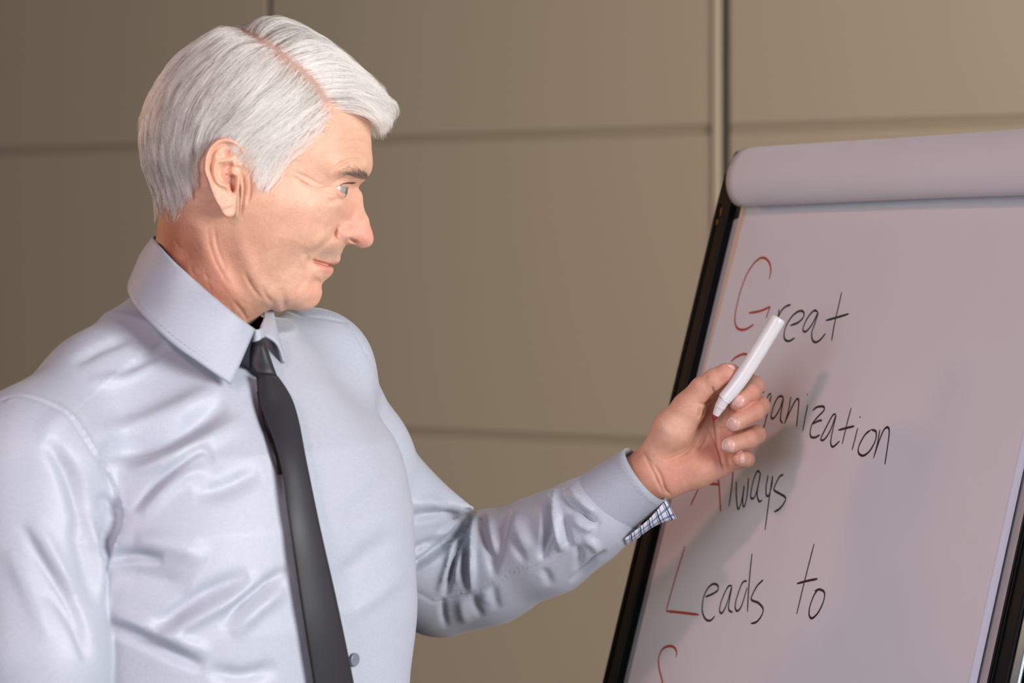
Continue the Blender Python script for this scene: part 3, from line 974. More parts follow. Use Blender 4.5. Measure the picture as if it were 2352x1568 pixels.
def hp(px, py, d=0.0):
    return P(px, py, ZD + d / 100)


CM = 1 / 100


def hand_f(p):
    """distance field of hand, wrist and forearm (m)"""
    def chain(js, rs, k=.35):
        f = None
        for i in range(len(js) - 1):
            g = capsule(p, hp(*js[i]), hp(*js[i + 1]), rs[i] * CM, rs[i + 1] * CM)
            f = g if f is None else smin(f, g, k * CM)
        return f
    # palm: metacarpals, heel of the hand, thumb ball, wrist
    palm = chain([(1500, 1080, 1.6), (1575, 990, 1.7), (1655, 918, 2.2)], [1.9, 1.5, 1.05], .8)
    for js, rs in (([(1505, 1085, 1.6), (1590, 1020, 1.9), (1672, 965, 2.3)], [1.9, 1.45, 1.05]),
                   ([(1515, 1092, 1.5), (1600, 1050, 1.7), (1676, 1018, 2.1)], [1.85, 1.4, 1.0]),
                   ([(1530, 1100, 1.2), (1600, 1078, 1.3), (1668, 1064, 1.6)], [1.6, 1.35, .95])):
        palm = smin(palm, chain(js, rs, .8), 1.0 * CM)
    heel = chain([(1545, 1100, .6), (1600, 1082, .6), (1650, 1068, 1.0)], [1.35, 1.35, 1.0], .6)
    palm = smin(palm, heel, 1.0 * CM)
    thenar = chain([(1512, 1030, .4), (1545, 985, -.3), (1585, 938, -.8)], [1.45, 1.75, 1.45], .8)
    palm = smin(palm, thenar, .7 * CM)
    wrist = chain([(1330, 1215, 2.6), (1440, 1120, 1.9), (1500, 1078, 1.5)], [2.6, 2.25, 2.05], 1.0)
    wrist2 = chain([(1350, 1195, 2.2), (1470, 1105, 1.6), (1520, 1075, 1.4)], [2.0, 1.95, 1.9], 1.0)
    palm = smin(palm, smin(wrist, wrist2, 1.0 * CM), 1.2 * CM)
    thumb = chain([(1580, 935, -.9), (1612, 892, -1.6), (1640, 872, -2.0), (1668, 857, -2.2), (1683, 851, -2.25)],
                  [1.45, 1.05, .98, .88, .62], .4)
    f = smin(palm, thumb, .6 * CM)
    fing = [
        ([(1655, 915, 2.0), (1712, 890, .6), (1733, 886, -.6), (1724, 902, -1.9), (1699, 921, -2.3), (1692, 927, -2.2)], [1.0, .92, .92, .84, .76, .66]),
        ([(1672, 965, 2.2), (1728, 938, .5), (1745, 932, -.6), (1734, 945, -2.0), (1692, 968, -2.6), (1684, 974, -2.5)], [1.0, .95, .93, .86, .78, .68]),
        ([(1676, 1018, 2.0), (1722, 1004, .5), (1737, 998, -.5), (1722, 1008, -1.9), (1678, 1021, -2.5), (1669, 1024, -2.4)], [.98, .9, .87, .82, .76, .66]),
        ([(1668, 1064, 1.5), (1705, 1056, .4), (1714, 1054, -.3), (1710, 1053, -1.4), (1699, 1053, -1.9), (1696, 1053, -1.9)], [.85, .78, .76, .72, .68, .62]),
    ]
    for js, rs in fing:
        f = smin(f, chain(js, rs, .25), .14 * CM)
    return f


def mesh_sdf(fun, lo, hi, h, level=0.0, newton=2, smooth=1):
    lo = np.asarray(lo, float); hi = np.asarray(hi, float)
    n = np.ceil((hi - lo) / h).astype(int) + 1
    F = np.empty(n, np.float32)
    ys = lo[1] + h * np.arange(n[1]); zs_ = lo[2] + h * np.arange(n[2])
    YY, ZZ = np.meshgrid(ys, zs_, indexing='ij')
    # coarse pass in slabs; a slab is one grid plane in x
    step = max(1, int(200000 // YY.size))
    for i in range(0, n[0], step):
        m = min(step, n[0] - i)
        xs = lo[0] + h * (i + np.arange(m))
        q = np.empty((m, n[1], n[2], 3)); q[..., 0] = xs[:, None, None]; q[..., 1] = YY; q[..., 2] = ZZ
        F[i:i + m] = (fun(q.reshape(-1, 3)) - level).reshape(m, n[1], n[2])
    V, Q = surface_nets(F, lo, h)
    if smooth: V = smooth_verts(V, Q, smooth, .5)
    for _ in range(newton):
        e = h * .3
        d0 = fun(V) - level
        G = np.stack([fun(V + np.eye(3)[k] * e) - fun(V - np.eye(3)[k] * e) for k in range(3)], -1) / (2 * e)
        V = V - G * (d0 / np.maximum((G**2).sum(1), .3))[:, None]
    return V, Q


hand_v, hand_f_ = mesh_sdf(hand_f, hp(1330, 1330, -5).min(0) * 0 + np.minimum(hp(1320, 1330, -5), hp(1320, 1330, 6)),
                           np.maximum(hp(1790, 810, -5), hp(1790, 810, 6)), .0011, newton=1, smooth=2)
hn = vert_normals(hand_v, hand_f_)
huv = pix(hand_v)
dh = np.zeros(len(hand_v))
facing = sstep(-hn[:, 1], -.1, .25)


def hadd(pts, w, mm, taper=.3):
    global dh
    dh = dh + .0015 * mm * stroke_field(huv, pts, w, taper)


def hc4(*pts):
    return [(1380 + x / 2.704, 680 + y / 2.704) for x, y in pts]


# creases of palm, thumb and wrist
hadd(hc4((640, 690), (640, 760), (600, 860), (540, 960), (440, 1010), (390, 1020)), 2.6, -1.8, .2)
hadd(hc4((610, 690), (615, 730), (605, 760)), 2.2, -1.4)
hadd(hc4((690, 560), (700, 590), (715, 600)), 1.8, -1.2)
hadd(hc4((640, 510), (655, 500), (665, 515)), 1.6, -.6)
hadd(hc4((600, 665), (650, 670), (690, 640)), 2.2, -1.2)
hadd(hc4((330, 1050), (370, 1110), (400, 1200), (440, 1240)), 2.4, -1.3, .15)
hadd(hc4((270, 1000), (320, 1080), (350, 1150), (390, 1230)), 2.2, -.9, .15)
hadd(hc4((240, 940), (290, 1010), (330, 1050)), 2.2, -.6)
hadd(hc4((480, 700), (520, 690), (570, 690)), 1.6, -.5)
hadd(hc4((560, 880), (600, 830), (640, 770)), 1.6, -.6)
hadd(hc4((600, 960), (640, 920), (670, 850)), 1.8, -.7)
hadd(hc4((700, 700), (715, 800), (725, 900), (750, 1010), (775, 1095)), 2.4, -1.6, .1)
hadd(hc4((660, 800), (700, 880), (730, 960)), 2.0, -.7)
hadd(hc4((930, 640), (945, 690)), 2.6, -.5); hadd(hc4((905, 720), (925, 770)), 2.0, -.4)
hadd(hc4((895, 890), (910, 930)), 2.0, -.4); hadd(hc4((940, 550), (955, 590)), 2.2, -.4)
hadd(hc4((420, 1080), (520, 1050), (600, 1060)), 9, .8)
hand_v = hand_v + hn * (dh * facing)[:, None]


def hand_cols(uv):
    c = np.tile(SKIN * .75 + RED * .25, (len(uv), 1))
    q = (uv - np.array([1380, 680])) * 2.704
    c = blend(c, PALE, blob(q, 430, 820, 120, 110, .55) + blob(q, 560, 780, 90, 90, .3))
    c = blend(c, RED, blob(q, 470, 1100, 130, 80, .45) + blob(q, 800, 520, 60, 70, .6) + blob(q, 660, 950, 70, 110, .35))
    c = blend(c, RED, blob(q, 960, 640, 50, 200, .35) + blob(q, 860, 640, 200, 60, .1))
    c = blend(c, DEEP, blob(q, 330, 800, 60, 60, .2))
    return c


hand_bvh = None


def make_bvh(V, F):
    return BVHTree.FromPolygons([tuple(v) for v in V], [tuple(int(i) for i in f) for f in F])


def cast(bvh, px, py, lift=0.0):
    """first hit of the line of sight of a pixel, raised by lift along the surface normal"""
    o = Vector((0, 0, CAMZ))
    out = []
    for x, y in zip(np.ravel(px), np.ravel(py)):
        r = P(x, y, 1.0) - np.array([0, 0, CAMZ])
        d = Vector(r).normalized()
        h, n, i, t = bvh.ray_cast(o, d)
        if h is None:
            out.append([np.nan] * 3); continue
        if n.dot(d) > 0: n = -n
        out.append(np.array(h) + np.array(n) * lift)
    return np.array(out)
# ------------------------------------------------------------------ shirt
TPSI = math.radians(48)
TF = np.array([math.sin(TPSI), -math.cos(TPSI), 0])      # where his chest faces
TL = np.array([math.cos(TPSI), math.sin(TPSI), 0])       # towards his left shoulder
TO = P(505, 720, 2.03)
tz_ = [-.75, -.45, -.34, -.25, -.17, -.11, -.06, -.02, .03]
tA_ = [.097, .098, .100, .105, .107, .102, .086, .062, .05]
tB_ = [.152, .156, .162, .168, .166, .146, .108, .075, .055]
tc_ = [.020, .022, .026, .026, .020, .008, -.008, -.016, -.02]


def torso_f(p):
    q = p - TO
    a, b, z = q @ TF, q @ TL, q[:, 2]
    A = np.interp(z, tz_, tA_); B = np.interp(z, tz_, tB_); c = np.interp(z, tz_, tc_)
    aa, bb = np.abs(a - c) / A, np.abs(b - .0) / B
    e = (aa**2.3 + bb**2.3)**(1 / 2.3)
    d = (e - 1) * np.minimum(A, B) * .95
    return np.maximum(d, z + .016)


LARM = [((722, 854, 2.17), .0475), ((815, 1050, 2.25), .0500), ((945, 1285, 2.32), .0500), ((1012, 1328, 2.335), .0515),
        ((1120, 1303, 2.32), .0505), ((1260, 1248, 2.29), .0440), ((1342, 1200, 2.268), .0368), ((1374, 1179, 2.262), .0315), ((1450, 1120, 2.254), .026)]


def larm_f(p):
    f = None
    for (a, ra), (b, rb) in zip(LARM[:-1], LARM[1:]):
        g = capsule(p, P(*a), P(*b), ra, rb)
        f = g if f is None else smin(f, g, .02)
    return smin(f, capsule(p, P(925, 1135, 2.285), P(1087, 1169, 2.275), .036, .0015), .02)      # pointed fold above the elbow


def rarm_f(p):
    f = capsule(p, P(66, 1085, 1.90), P(78, 1500, 1.87), .064, .056)
    return smin(f, capsule(p, P(78, 1500, 1.87), P(100, 2700, 1.86), .056, .05), .02)


def trap_f(p):
    f = capsule(p, P(395, 775, 2.04), P(228, 892, 1.965), .047, .043)
    f = smin(f, capsule(p, P(228, 892, 1.965), P(80, 1050, 1.90), .043, .052), .02)
    f = smin(f, capsule(p, P(600, 878, 2.09), P(706, 850, 2.16), .038, .048), .04)
    return smin(f, capsule(p, P(440, 810, 2.06), P(600, 878, 2.09), .045, .038), .04)


def flank_f(p):
    f = capsule(p, P(712, 868, 2.16), P(762, 1090, 2.115), .044, .048)
    return smin(f, capsule(p, P(762, 1090, 2.115), P(768, 1400, 2.09), .048, .044), .02)


def shirt_f(p):
    f = smin(torso_f(p), trap_f(p), .035)
    f = smin(f, flank_f(p), .045)
    f = smin(f, rarm_f(p), .002 + .018 * sstep(p[:, 2], 1.335, 1.40))
    return smin(f, larm_f(p), .022)


SH = .0042
lo = np.array([-.50, 1.70, .98]); hi = np.array([.16, 2.44, 1.56])
sv, sf = mesh_sdf(shirt_f, lo, hi, SH, newton=0, smooth=2)


def subdivide(V, F):
    n = len(V)
    e = np.stack([F, np.roll(F, -1, 1)], -1).reshape(-1, 2)
    es = np.sort(e, 1)
    key = es[:, 0].astype(np.int64) * n + es[:, 1]
    u, inv = np.unique(key, return_inverse=True)
    em = .5 * (V[u // n] + V[u % n])
    fc = V[F].mean(1)
    ei = (n + inv).reshape(-1, 4)
    ci = n + len(u) + np.arange(len(F))
    F2 = np.stack([np.stack([F[:, k], ei[:, k], ci, ei[:, k - 1]], -1) for k in range(4)], 1).reshape(-1, 4)
    return np.vstack([V, em, fc]), F2


sv, sf = subdivide(sv, sf)
sv = smooth_verts(sv, sf, 3, .5)
for _ in range(1):
    e_ = .002
    d0 = shirt_f(sv)
    G = np.stack([shirt_f(sv + np.eye(3)[k] * e_) - shirt_f(sv - np.eye(3)[k] * e_) for k in range(3)], -1) / (2 * e_)
    sv = sv - G * (d0 / np.maximum((G**2).sum(1), .3))[:, None]
sv = smooth_verts(sv, sf, 2, .5)
# neck opening and sleeve end
hole = (np.linalg.norm((sv - P(478, 720, 2.035))[:, :2], axis=1) < .05) & (sv[:, 2] > TO[2] - .05)
cuffdir = P(1483, 1088, 2.245) - P(1375, 1172, 2.262); cuffdir /= np.linalg.norm(cuffdir)
hole |= (sv - P(1385, 1165, 2.26)) @ cuffdir > .016
keep = ~hole[sf].any(1)
sf = sf[keep]
used = np.unique(sf); remap = -np.ones(len(sv), int); remap[used] = np.arange(len(used))
sv = sv[used]; sf = remap[sf]

sn = vert_normals(sv, sf)
suv = pix(sv)
dL, dT, dR = larm_f(sv), np.minimum(np.minimum(torso_f(sv), trap_f(sv)), flank_f(sv)), rarm_f(sv)
mL = sstep(dT - dL, -.01, .006)          # left sleeve
mR = sstep(dT - dR, -.002, .002)         # right sleeve
mB = 1 - mR * sstep(suv[:, 1], 1150, 1250)   # the trunk, without the sleeve that hangs before it
fac = sstep(-(sn * (sv - np.array([0, 0, CAMZ]))).sum(1) / np.linalg.norm(sv, axis=1), -.05, .15)
dS = np.zeros(len(sv))


def sadd(mask, pts, w, mm, taper=.3, side=0.0):
    global dS
    dS = dS + .001 * mm * mask * stroke_field(suv, pts, w, taper, side)


def sadT(pts, w, mm, taper=.3, side=0.0):
    sadd(mT, pts, w, mm * (1.6 if w > 4 else 1.0), taper, side)


def sadL(pts, w, mm, taper=.3, side=0.0):
    sadd(mL, pts, w * .9, mm * 1.45, taper, side)


c6 = lambda *p: [(x / 1.806, 700 + y / 1.806) for x, y in p]
c7 = lambda *p: [(880 + x / 2.904, 940 + y / 2.904) for x, y in p]
one = np.ones(len(sv)); mT = (1 - mL) * mB
# chest
sadT(c6((430, 630), (560, 600), (720, 545), (940, 410)), 15, -6.5)
sadT(c6((380, 540), (560, 500), (760, 420), (930, 330)), 16, 3.5)
sadT(c6((500, 700), (680, 650), (860, 560), (1020, 470)), 15, 4.0)
sadT(c6((545, 860), (620, 770), (720, 675), (840, 605), (885, 650)), 6, -3.6)
sadT(c6((590, 880), (680, 780), (780, 700), (870, 680)), 11, 2.6)
sadT(c6((800, 790), (930, 760), (1080, 690)), 14, -2.8)
sadT(c6((440, 1060), (540, 1040), (680, 1052)), 9, -4.5)
sadT(c6((450, 1120), (600, 1130), (790, 1180)), 22, -3.5)
sadT(c6((560, 980), (720, 1000), (860, 1060)), 18, 3.0)
sadT(c6((425, 1310), (560, 1370), (700, 1440), (850, 1505)), 9, -5.5)
sadT(c6((430, 1270), (600, 1330), (760, 1400), (880, 1450)), 12, 3.0)
sadT(c6((600, 1380), (700, 1300), (850, 1200), (1030, 1120)), 12, -4.2)
sadT(c6((650, 1410), (800, 1310), (960, 1220), (1100, 1130)), 12, 3.4)
sadT(c6((920, 1330), (1000, 1240), (1090, 1170), (1200, 1095)), 9, -4.0)
sadT(c6((960, 1370), (1060, 1270), (1180, 1180)), 12, 2.6)
sadT(c6((470, 560), (440, 640), (480, 800)), 10, -2.0)
sadT(c6((860, 1510), (1000, 1540), (1150, 1500)), 12, -3.0)
sadT(c6((1380, 1170), (1500, 1060), (1640, 950)), 16, -2.6)
sadT(c6((1420, 900), (1540, 800), (1630, 720)), 18, -1.6)
sadT(c6((1420, 1300), (1560, 1200), (1680, 1100)), 16, 2.0)
sadT(c6((480, 300), (600, 230), (700, 165)), 9, -2.4)
sadT(c6((300, 250), (420, 180), (560, 130)), 9, -2.0)
sadT(c6((360, 330), (500, 300), (640, 240)), 11, 1.8)
sadT(c6((1060, 330), (1100, 480), (1160, 620), (1190, 800)), 7, -3.0)
# seams: yoke and armhole with small puckers
sadT(c6((690, 140), (560, 230), (420, 350), (300, 450)), 1.8, -1.1, .05)
sadT(c6((683, 136), (553, 226), (413, 346), (293, 446)), 2.2, .8, .05)
ARMH = c6((0, 397), (80, 378), (180, 402), (290, 470), (380, 600), (450, 700), (490, 820), (492, 900), (455, 1010), (430, 1120))
sadd(one, ARMH, 2.2, -2.2, .02)
sadd(one, [(x + 6, y - 1) for x, y in ARMH], 3.5, 1.4, .02)
ac = catmull(ARMH, 60)
for k in range(18, 54, 2):
    sadd(one, [(ac[k, 0] + 2, ac[k, 1]), (ac[k, 0] + 12, ac[k, 1] - 5)], 1.8, 1.2, .3)
LSEAM = c6((1450, 75), (1500, 170), (1560, 280), (1615, 430))
sadd(mT, LSEAM, 2.0, -1.6, .05)
lc = catmull(LSEAM, 30)
for k in range(2, 28, 2):
    sadd(mT, [(lc[k, 0] - 8, lc[k, 1] + 2), (lc[k, 0] - 1, lc[k, 1])], 1.8, 1.0, .3)
sadT(c6((1190, 18), (1260, 45), (1350, 55), (1450, 75)), 1.8, -1.6, .05)
# right sleeve
sadd(one, c6((190, 560), (240, 630), (290, 720), (330, 850), (345, 980)), 13, -6.5)
sadd(one, c6((395, 825), (450, 815), (478, 880), (440, 990), (420, 1060)), 10, -7.0)
sadd(one, c6((365, 850), (385, 960), (412, 1080), (415, 1250)), 7, 4.5)
sadd(one, c6((300, 900), (350, 1080), (385, 1250)), 12, -4.0)
sadd(one, c6((80, 900), (160, 1040), (250, 1180), (330, 1330), (385, 1500)), 9, -4.2)
sadd(one, c6((130, 880), (220, 1040), (310, 1200)), 14, 3.6)
sadd(one, c6((190, 1190), (260, 1270), (320, 1370), (360, 1490)), 7, -4.0)
sadd(one, c6((40, 1000), (120, 1180), (200, 1400)), 16, 3.0)
sadd(one, c6((300, 440), (210, 500), (170, 580)), 16, 2.0)
# left sleeve: creases at the elbow, then along the forearm
sadL(c7((600, 668), (545, 745), (470, 840), (330, 980), (180, 1085)), 4.5, -8.0, .12, 1.0)
sadL(c7((560, 690), (450, 780), (320, 900)), 8, 4.0)
sadL(c7((160, 735), (300, 705), (420, 705), (550, 730)), 8, -4.5)
sadL(c7((150, 640), (300, 620), (430, 650)), 12, 3.0)
sadL(c7((170, 965), (290, 900), (420, 840)), 8, -3.5)
sadL(c7((575, 720), (520, 860), (470, 1020), (410, 1250)), 5, -6.5)
sadL(c7((610, 700), (592, 880), (590, 1060), (590, 1230)), 6, 4.5)
sadL(c7((520, 850), (490, 1000), (480, 1160)), 6, 3.5)
sadL(c7((470, 870), (430, 1040), (370, 1220)), 6, 3.2)
sadL(c7((560, 870), (550, 1000), (540, 1200)), 5, -3.2)
sadL(c7((640, 690), (680, 850), (720, 1000), (745, 1120)), 7, -4.6)
sadL(c7((700, 690), (730, 850), (760, 1000)), 9, 3.2)
sadL(c7((850, 660), (810, 780), (770, 930), (740, 1060)), 8, -4.2)
sadL(c7((880, 690), (900, 800), (960, 940)), 14, 2.8)
sadL(c7((860, 840), (900, 940), (950, 1020)), 7, -2.4)
sadL(c7((1110, 555), (1112, 700), (1100, 850), (1055, 1000)), 6, -7.5, .15)
sadL(c7((1150, 530), (1140, 640), (1160, 780), (1190, 950)), 7, 5.0, .2)
sadL(c7((1050, 620), (1060, 760), (1040, 900)), 10, 2.6)
sadL(c7((1190, 560), (1260, 640), (1350, 700), (1440, 770)), 6, -4.5)
sadL(c7((1230, 530), (1320, 620), (1400, 690)), 8, 3.6)
sadL(c7((1195, 690), (1220, 820), (1245, 930)), 6, -4.0)
sadL(c7((1260, 700), (1330, 780), (1420, 800)), 8, 2.4)
sadL(c7((1290, 900), (1310, 990), (1290, 1080)), 6, -3.2)
sadL(c7((1330, 860), (1400, 900), (1440, 960)), 8, 3.0)
sadL(c7((1490, 940), (1410, 1010), (1330, 1085), (1250, 1150)), 5, -4.5)
sadL(c7((395, 1250), (400, 1350), (420, 1460)), 5, -2.4)
sadL(c7((600, 1230), (615, 1310), (660, 1390)), 7, -2.6)
sadL(c7((735, 1170), (745, 1260), (770, 1340)), 7, -2.0)
sadL(c7((520, 1250), (530, 1350), (560, 1430)), 9, 2.0)
sadL(c7((680, 1200), (690, 1300)), 9, 1.4)
sadL(c7((1060, 1060), (1100, 1120), (1110, 1180)), 7, -2.4)
SSEAM = c7((175, 1195), (260, 1240), (350, 1285), (440, 1262), (600, 1222), (760, 1160), (900, 1090), (1060, 1020), (1200, 935), (1330, 850), (1450, 775))
sadd(mL, SSEAM, 2.2, -1.8, .02)
sadd(mL, [(x - 2, y - 9) for x, y in SSEAM], 2.0, -1.1, .02)
scv = catmull(SSEAM, 90)
for k in range(2, 88, 2):
    sadd(mL, [(scv[k, 0] - 3, scv[k, 1] + 1), (scv[k, 0] + 3, scv[k, 1] - 10)], 1.7, 1.3, .2)
sv = sv + sn * (dS * fac)[:, None]
sv = smooth_verts(sv, sf, 1, .4)
shirt_bvh = make_bvh(sv, sf)


def cloth(name, rgb, rough=.4, weave=.12, sheen=.25, spec=.5):
    m, nt, b = new_mat(name)
    tc = N(nt, 'ShaderNodeTexCoord')
    mp = N(nt, 'ShaderNodeMapping'); mp.inputs['Scale'].default_value = (1, 1, .12)
    mp2 = N(nt, 'ShaderNodeMapping'); mp2.inputs['Scale'].default_value = (.12, .12, 1)
    for q in (mp, mp2): nt.links.new(tc.outputs['Object'], q.inputs['Vector'])
    a = N(nt, 'ShaderNodeTexNoise', Scale=1500.0, Detail=2.0); c = N(nt, 'ShaderNodeTexNoise', Scale=1500.0, Detail=2.0)
    nt.links.new(mp.outputs[0], a.inputs['Vector']); nt.links.new(mp2.outputs[0], c.inputs['Vector'])
    s = N(nt, 'ShaderNodeMath', _operation='ADD')
    nt.links.new(a.outputs['Fac'], s.inputs[0]); nt.links.new(c.outputs['Fac'], s.inputs[1])
    r = N(nt, 'ShaderNodeMapRange')
    r.inputs[1].default_value = .7; r.inputs[2].default_value = 1.3
    r.inputs[3].default_value = 1 - weave * .6; r.inputs[4].default_value = 1 + weave * .6
    nt.links.new(s.outputs[0], r.inputs[0])
    mx = N(nt, 'ShaderNodeMix', _data_type='RGBA', _blend_type='MULTIPLY'); mx.inputs[0].default_value = 1
    mx.inputs[6].default_value = lin(rgb); nt.links.new(r.outputs[0], mx.inputs[7])
    nt.links.new(mx.outputs[2], b.inputs['Base Color'])
    b.inputs['Roughness'].default_value = rough
    b.inputs['Specular IOR Level'].default_value = spec
    b.inputs['Sheen Weight'].default_value = sheen
    b.inputs['Sheen Roughness'].default_value = .4
    bp = N(nt, 'ShaderNodeBump', Strength=.12, Distance=.0004)
    nt.links.new(s.outputs[0], bp.inputs['Height']); nt.links.new(bp.outputs['Normal'], b.inputs['Normal'])
    return m


M_shirt = cloth('shirt_satin_grey', (174, 180, 193), .47, spec=.42)
M_tie = cloth('tie_satin_black', (33, 33, 39), .5, .2, .08, .4)
M_navy = plain('collar_lining_navy', (24, 27, 40), .8)
shirt = mesh_obj('shirt', sv, sf, M_shirt, person)
shirt['label'] = 'light grey satin long-sleeved dress shirt'
# ---- collar: leaf, stand and the other leaf, laid round the neck
def sheet(name, rows, mat, parent, thick=.0012, n=60, m=16, offset=0.0, cols=None):
    """surface through a few space curves (rows of points), with thickness"""
    R = np.stack([catmull(np.array(r, float), n) for r in rows], 0)
    G = np.stack([catmull(R[:, i], m) for i in range(n)], 1)          # m x n
    o = mesh_obj(name, G.reshape(-1, 3), grid_faces(m, n), mat, parent)
    sd = o.modifiers.new('thickness', 'SOLIDIFY'); sd.thickness = thick; sd.offset = offset
    return o, G


PP = lambda pts: np.array([P(*q) for q in pts])
M_collar = cloth('shirt_collar_grey', (170, 176, 189), .55, spec=.35)
# fold edge of the near leaf from the front round to the back, then the outer edge
topc = PP([(584, 756, 1.970), (545, 727, 1.952), (500, 690, 1.950), (460, 656, 1.955), (420, 619, 1.961), (385, 585, 1.975), (360, 556, 2.003), (352, 545, 2.045), (368, 541, 2.095), (420, 556, 2.115)])
midc = PP([(557, 820, 1.950), (508, 784, 1.940), (455, 743, 1.936), (402, 700, 1.942), (362, 655, 1.962), (336, 618, 1.988), (325, 596, 2.025), (325, 585, 2.065), (345, 582, 2.105), (405, 600, 2.130)])
botc = PP([(530, 883, 1.938), (466, 838, 1.926), (402, 793, 1.926), (348, 745, 1.936), (312, 703, 1.958), (296, 672, 1.99), (296, 652, 2.03), (303, 640, 2.075), (326, 630, 2.115), (390, 650, 2.145)])
collar, CG = sheet('collar', [topc, midc, botc], M_collar, shirt, .0022, 90, 20)
# stitching along the leaf edge
def stitch(path, name, parent, r=.00018, mat=None, dash=.0022):
    L = np.linalg.norm(np.diff(path, axis=0), axis=1).sum()
    n = max(3, int(L / (dash * 1.9)))
    c = catmull(path, n * 2)
    parts = []
    for k in range(0, len(c) - 1, 2):
        parts.append(sweep(np.array([c[k], c[k + 1]]), r, 4))
    v, f = join_vf(parts)
    o = mesh_obj(name, v, f, mat or M_thread, parent)
    o['kind'] = 'stuff'
    return o


M_thread = plain('thread_pale', (182, 185, 195), .6)
outn = np.array([-.25, -.95, .15])
edge_in = CG[17, :62] + outn * .0016
stitch(edge_in, 'collar_stitching', shirt)
fr_in = CG[:18, 2] + outn * .0016
stitch(fr_in, 'collar_stitching', shirt)
# stand inside, dark lining
stc = [topc + np.array([0, 0, -.001])]
sct = topc.mean(0)
inner_top = topc + (sct - topc) * np.array([.05, .05, 0])
inner_bot = inner_top + np.array([0, 0, -.035]) + (inner_top - sct) * np.array([.05, .05, 0])
sheet('collar_lining', [inner_top, inner_bot], M_navy, shirt, .0012, 60, 6)
# far side of the collar: round the back of the neck to the other leaf
farc_t = PP([(420, 556, 2.115), (500, 610, 2.115), (565, 672, 2.085), (600, 706, 2.045), (606, 728, 2.015), (598, 750, 1.992), (601, 768, 1.984)])
farc_b = PP([(390, 650, 2.145), (490, 690, 2.15), (590, 700, 2.125), (622, 712, 2.075), (630, 745, 2.04), (644, 790, 2.012), (653, 834, 1.997)])
farc_m = (farc_t + farc_b) / 2 + np.array([.003, .0, .004])
sheet('collar', [farc_t, farc_m, farc_b], M_collar, shirt, .0022, 60, 14)
fe = PP([(602, 768, 1.982), (620, 783, 1.985), (636, 806, 1.990), (650, 833, 1.995)])
fe2 = PP([(608, 762, 1.984), (627, 780, 1.987), (642, 804, 1.992), (654, 830, 1.997)])
# collar stand with its button gap at the throat
fs_t = PP([(566, 745, 1.985), (580, 754, 1.974), (592, 757, 1.972), (603, 751, 1.982)])
fs_b = PP([(560, 782, 1.985), (576, 786, 1.972), (594, 782, 1.970), (606, 775, 1.982)])
sheet('collar_stand', [fs_t, fs_b], M_collar, shirt, .002, 20, 6)


# ---- tie: band, knot and blade lying on the chest
def on_shirt(px, py, lift):
    return cast(shirt_bvh, px, py, lift)


tie = empty('tie', (0, 0, 0)); tie.parent = person
tie['label'] = 'plain black satin necktie with a small knot'
tie.location = (-.05, -.08, 1.45)
Lp = catmull([(588, 860), (595, 921), (612, 970), (630, 1018), (648, 1088), (664, 1198), (692, 1392), (721, 1575), (745, 1730), (765, 1860), (782, 1950), (826, 2015)], 110)
Rp = catmull([(638, 864), (658, 893), (674, 925), (688, 975), (704, 1060), (736, 1215), (775, 1387), (813, 1572), (842, 1730), (862, 1860), (876, 1945), (832, 2018)], 110)
nc = 13
rows = []
hitd = []
for i in range(110):
    t = np.linspace(0, 1, nc)
    px = Lp[i, 0] * (1 - t) + Rp[i, 0] * t; py = Lp[i, 1] * (1 - t) + Rp[i, 1] * t
    h = on_shirt(px, py, 0.0)
    hitd.append(h[:, 1])
hitd = np.array(hitd)
# smooth depth along and across so that the tie bridges the folds of the shirt
base_d = np.nanmean(hitd, axis=1) - .003
for _ in range(30):
    base_d[1:-1] = .25 * base_d[:-2] + .5 * base_d[1:-1] + .25 * base_d[2:]
dl_ = np.nanmean(hitd[:, :3], 1) - np.nanmean(hitd[:, -3:], 1)
for _ in range(60):
    dl_[1:-1] = .25 * dl_[:-2] + .5 * dl_[1:-1] + .25 * dl_[2:]
for i in range(110):
    t = np.linspace(0, 1, nc)
    px = Lp[i, 0] * (1 - t) + Rp[i, 0] * t; py = Lp[i, 1] * (1 - t) + Rp[i, 1] * t
    d = np.nanmean(hitd[i]) if False else base_d[i] + dl_[i] * (.5 - t)
    bulge = .0028 * (1 - (2 * t - 1)**2) + .0085
    if i < 6: bulge = bulge + .004 * (1 - i / 6) * (1 - (2 * t - 1)**2)
    rows.append(P(px, py, d - bulge - .002))
G = np.array(rows)
bk = G + np.array([0, .003, 0]) 
V = np.vstack([G.reshape(-1, 3), bk.reshape(-1, 3)])
nr = 110
f1 = grid_faces(nr, nc)[:, ::-1]; f2 = grid_faces(nr, nc) + nr * nc
sidef = []
for i in range(nr - 1):
    for j in (0, nc - 1):
        a, b_ = i * nc + j, (i + 1) * nc + j
        sidef.append((a, b_, b_ + nr * nc, a + nr * nc) if j == 0 else (b_, a, a + nr * nc, b_ + nr * nc))
for j in range(nc - 1):
    sidef.append((j, j + nr * nc, j + 1 + nr * nc, j + 1)); a = (nr - 1) * nc
    sidef.append((a + j, a + j + 1, a + j + 1 + nr * nc, a + j + nr * nc))
mesh_obj('blade', V, np.vstack([f1, f2, np.array(sidef)]), M_tie, tie)
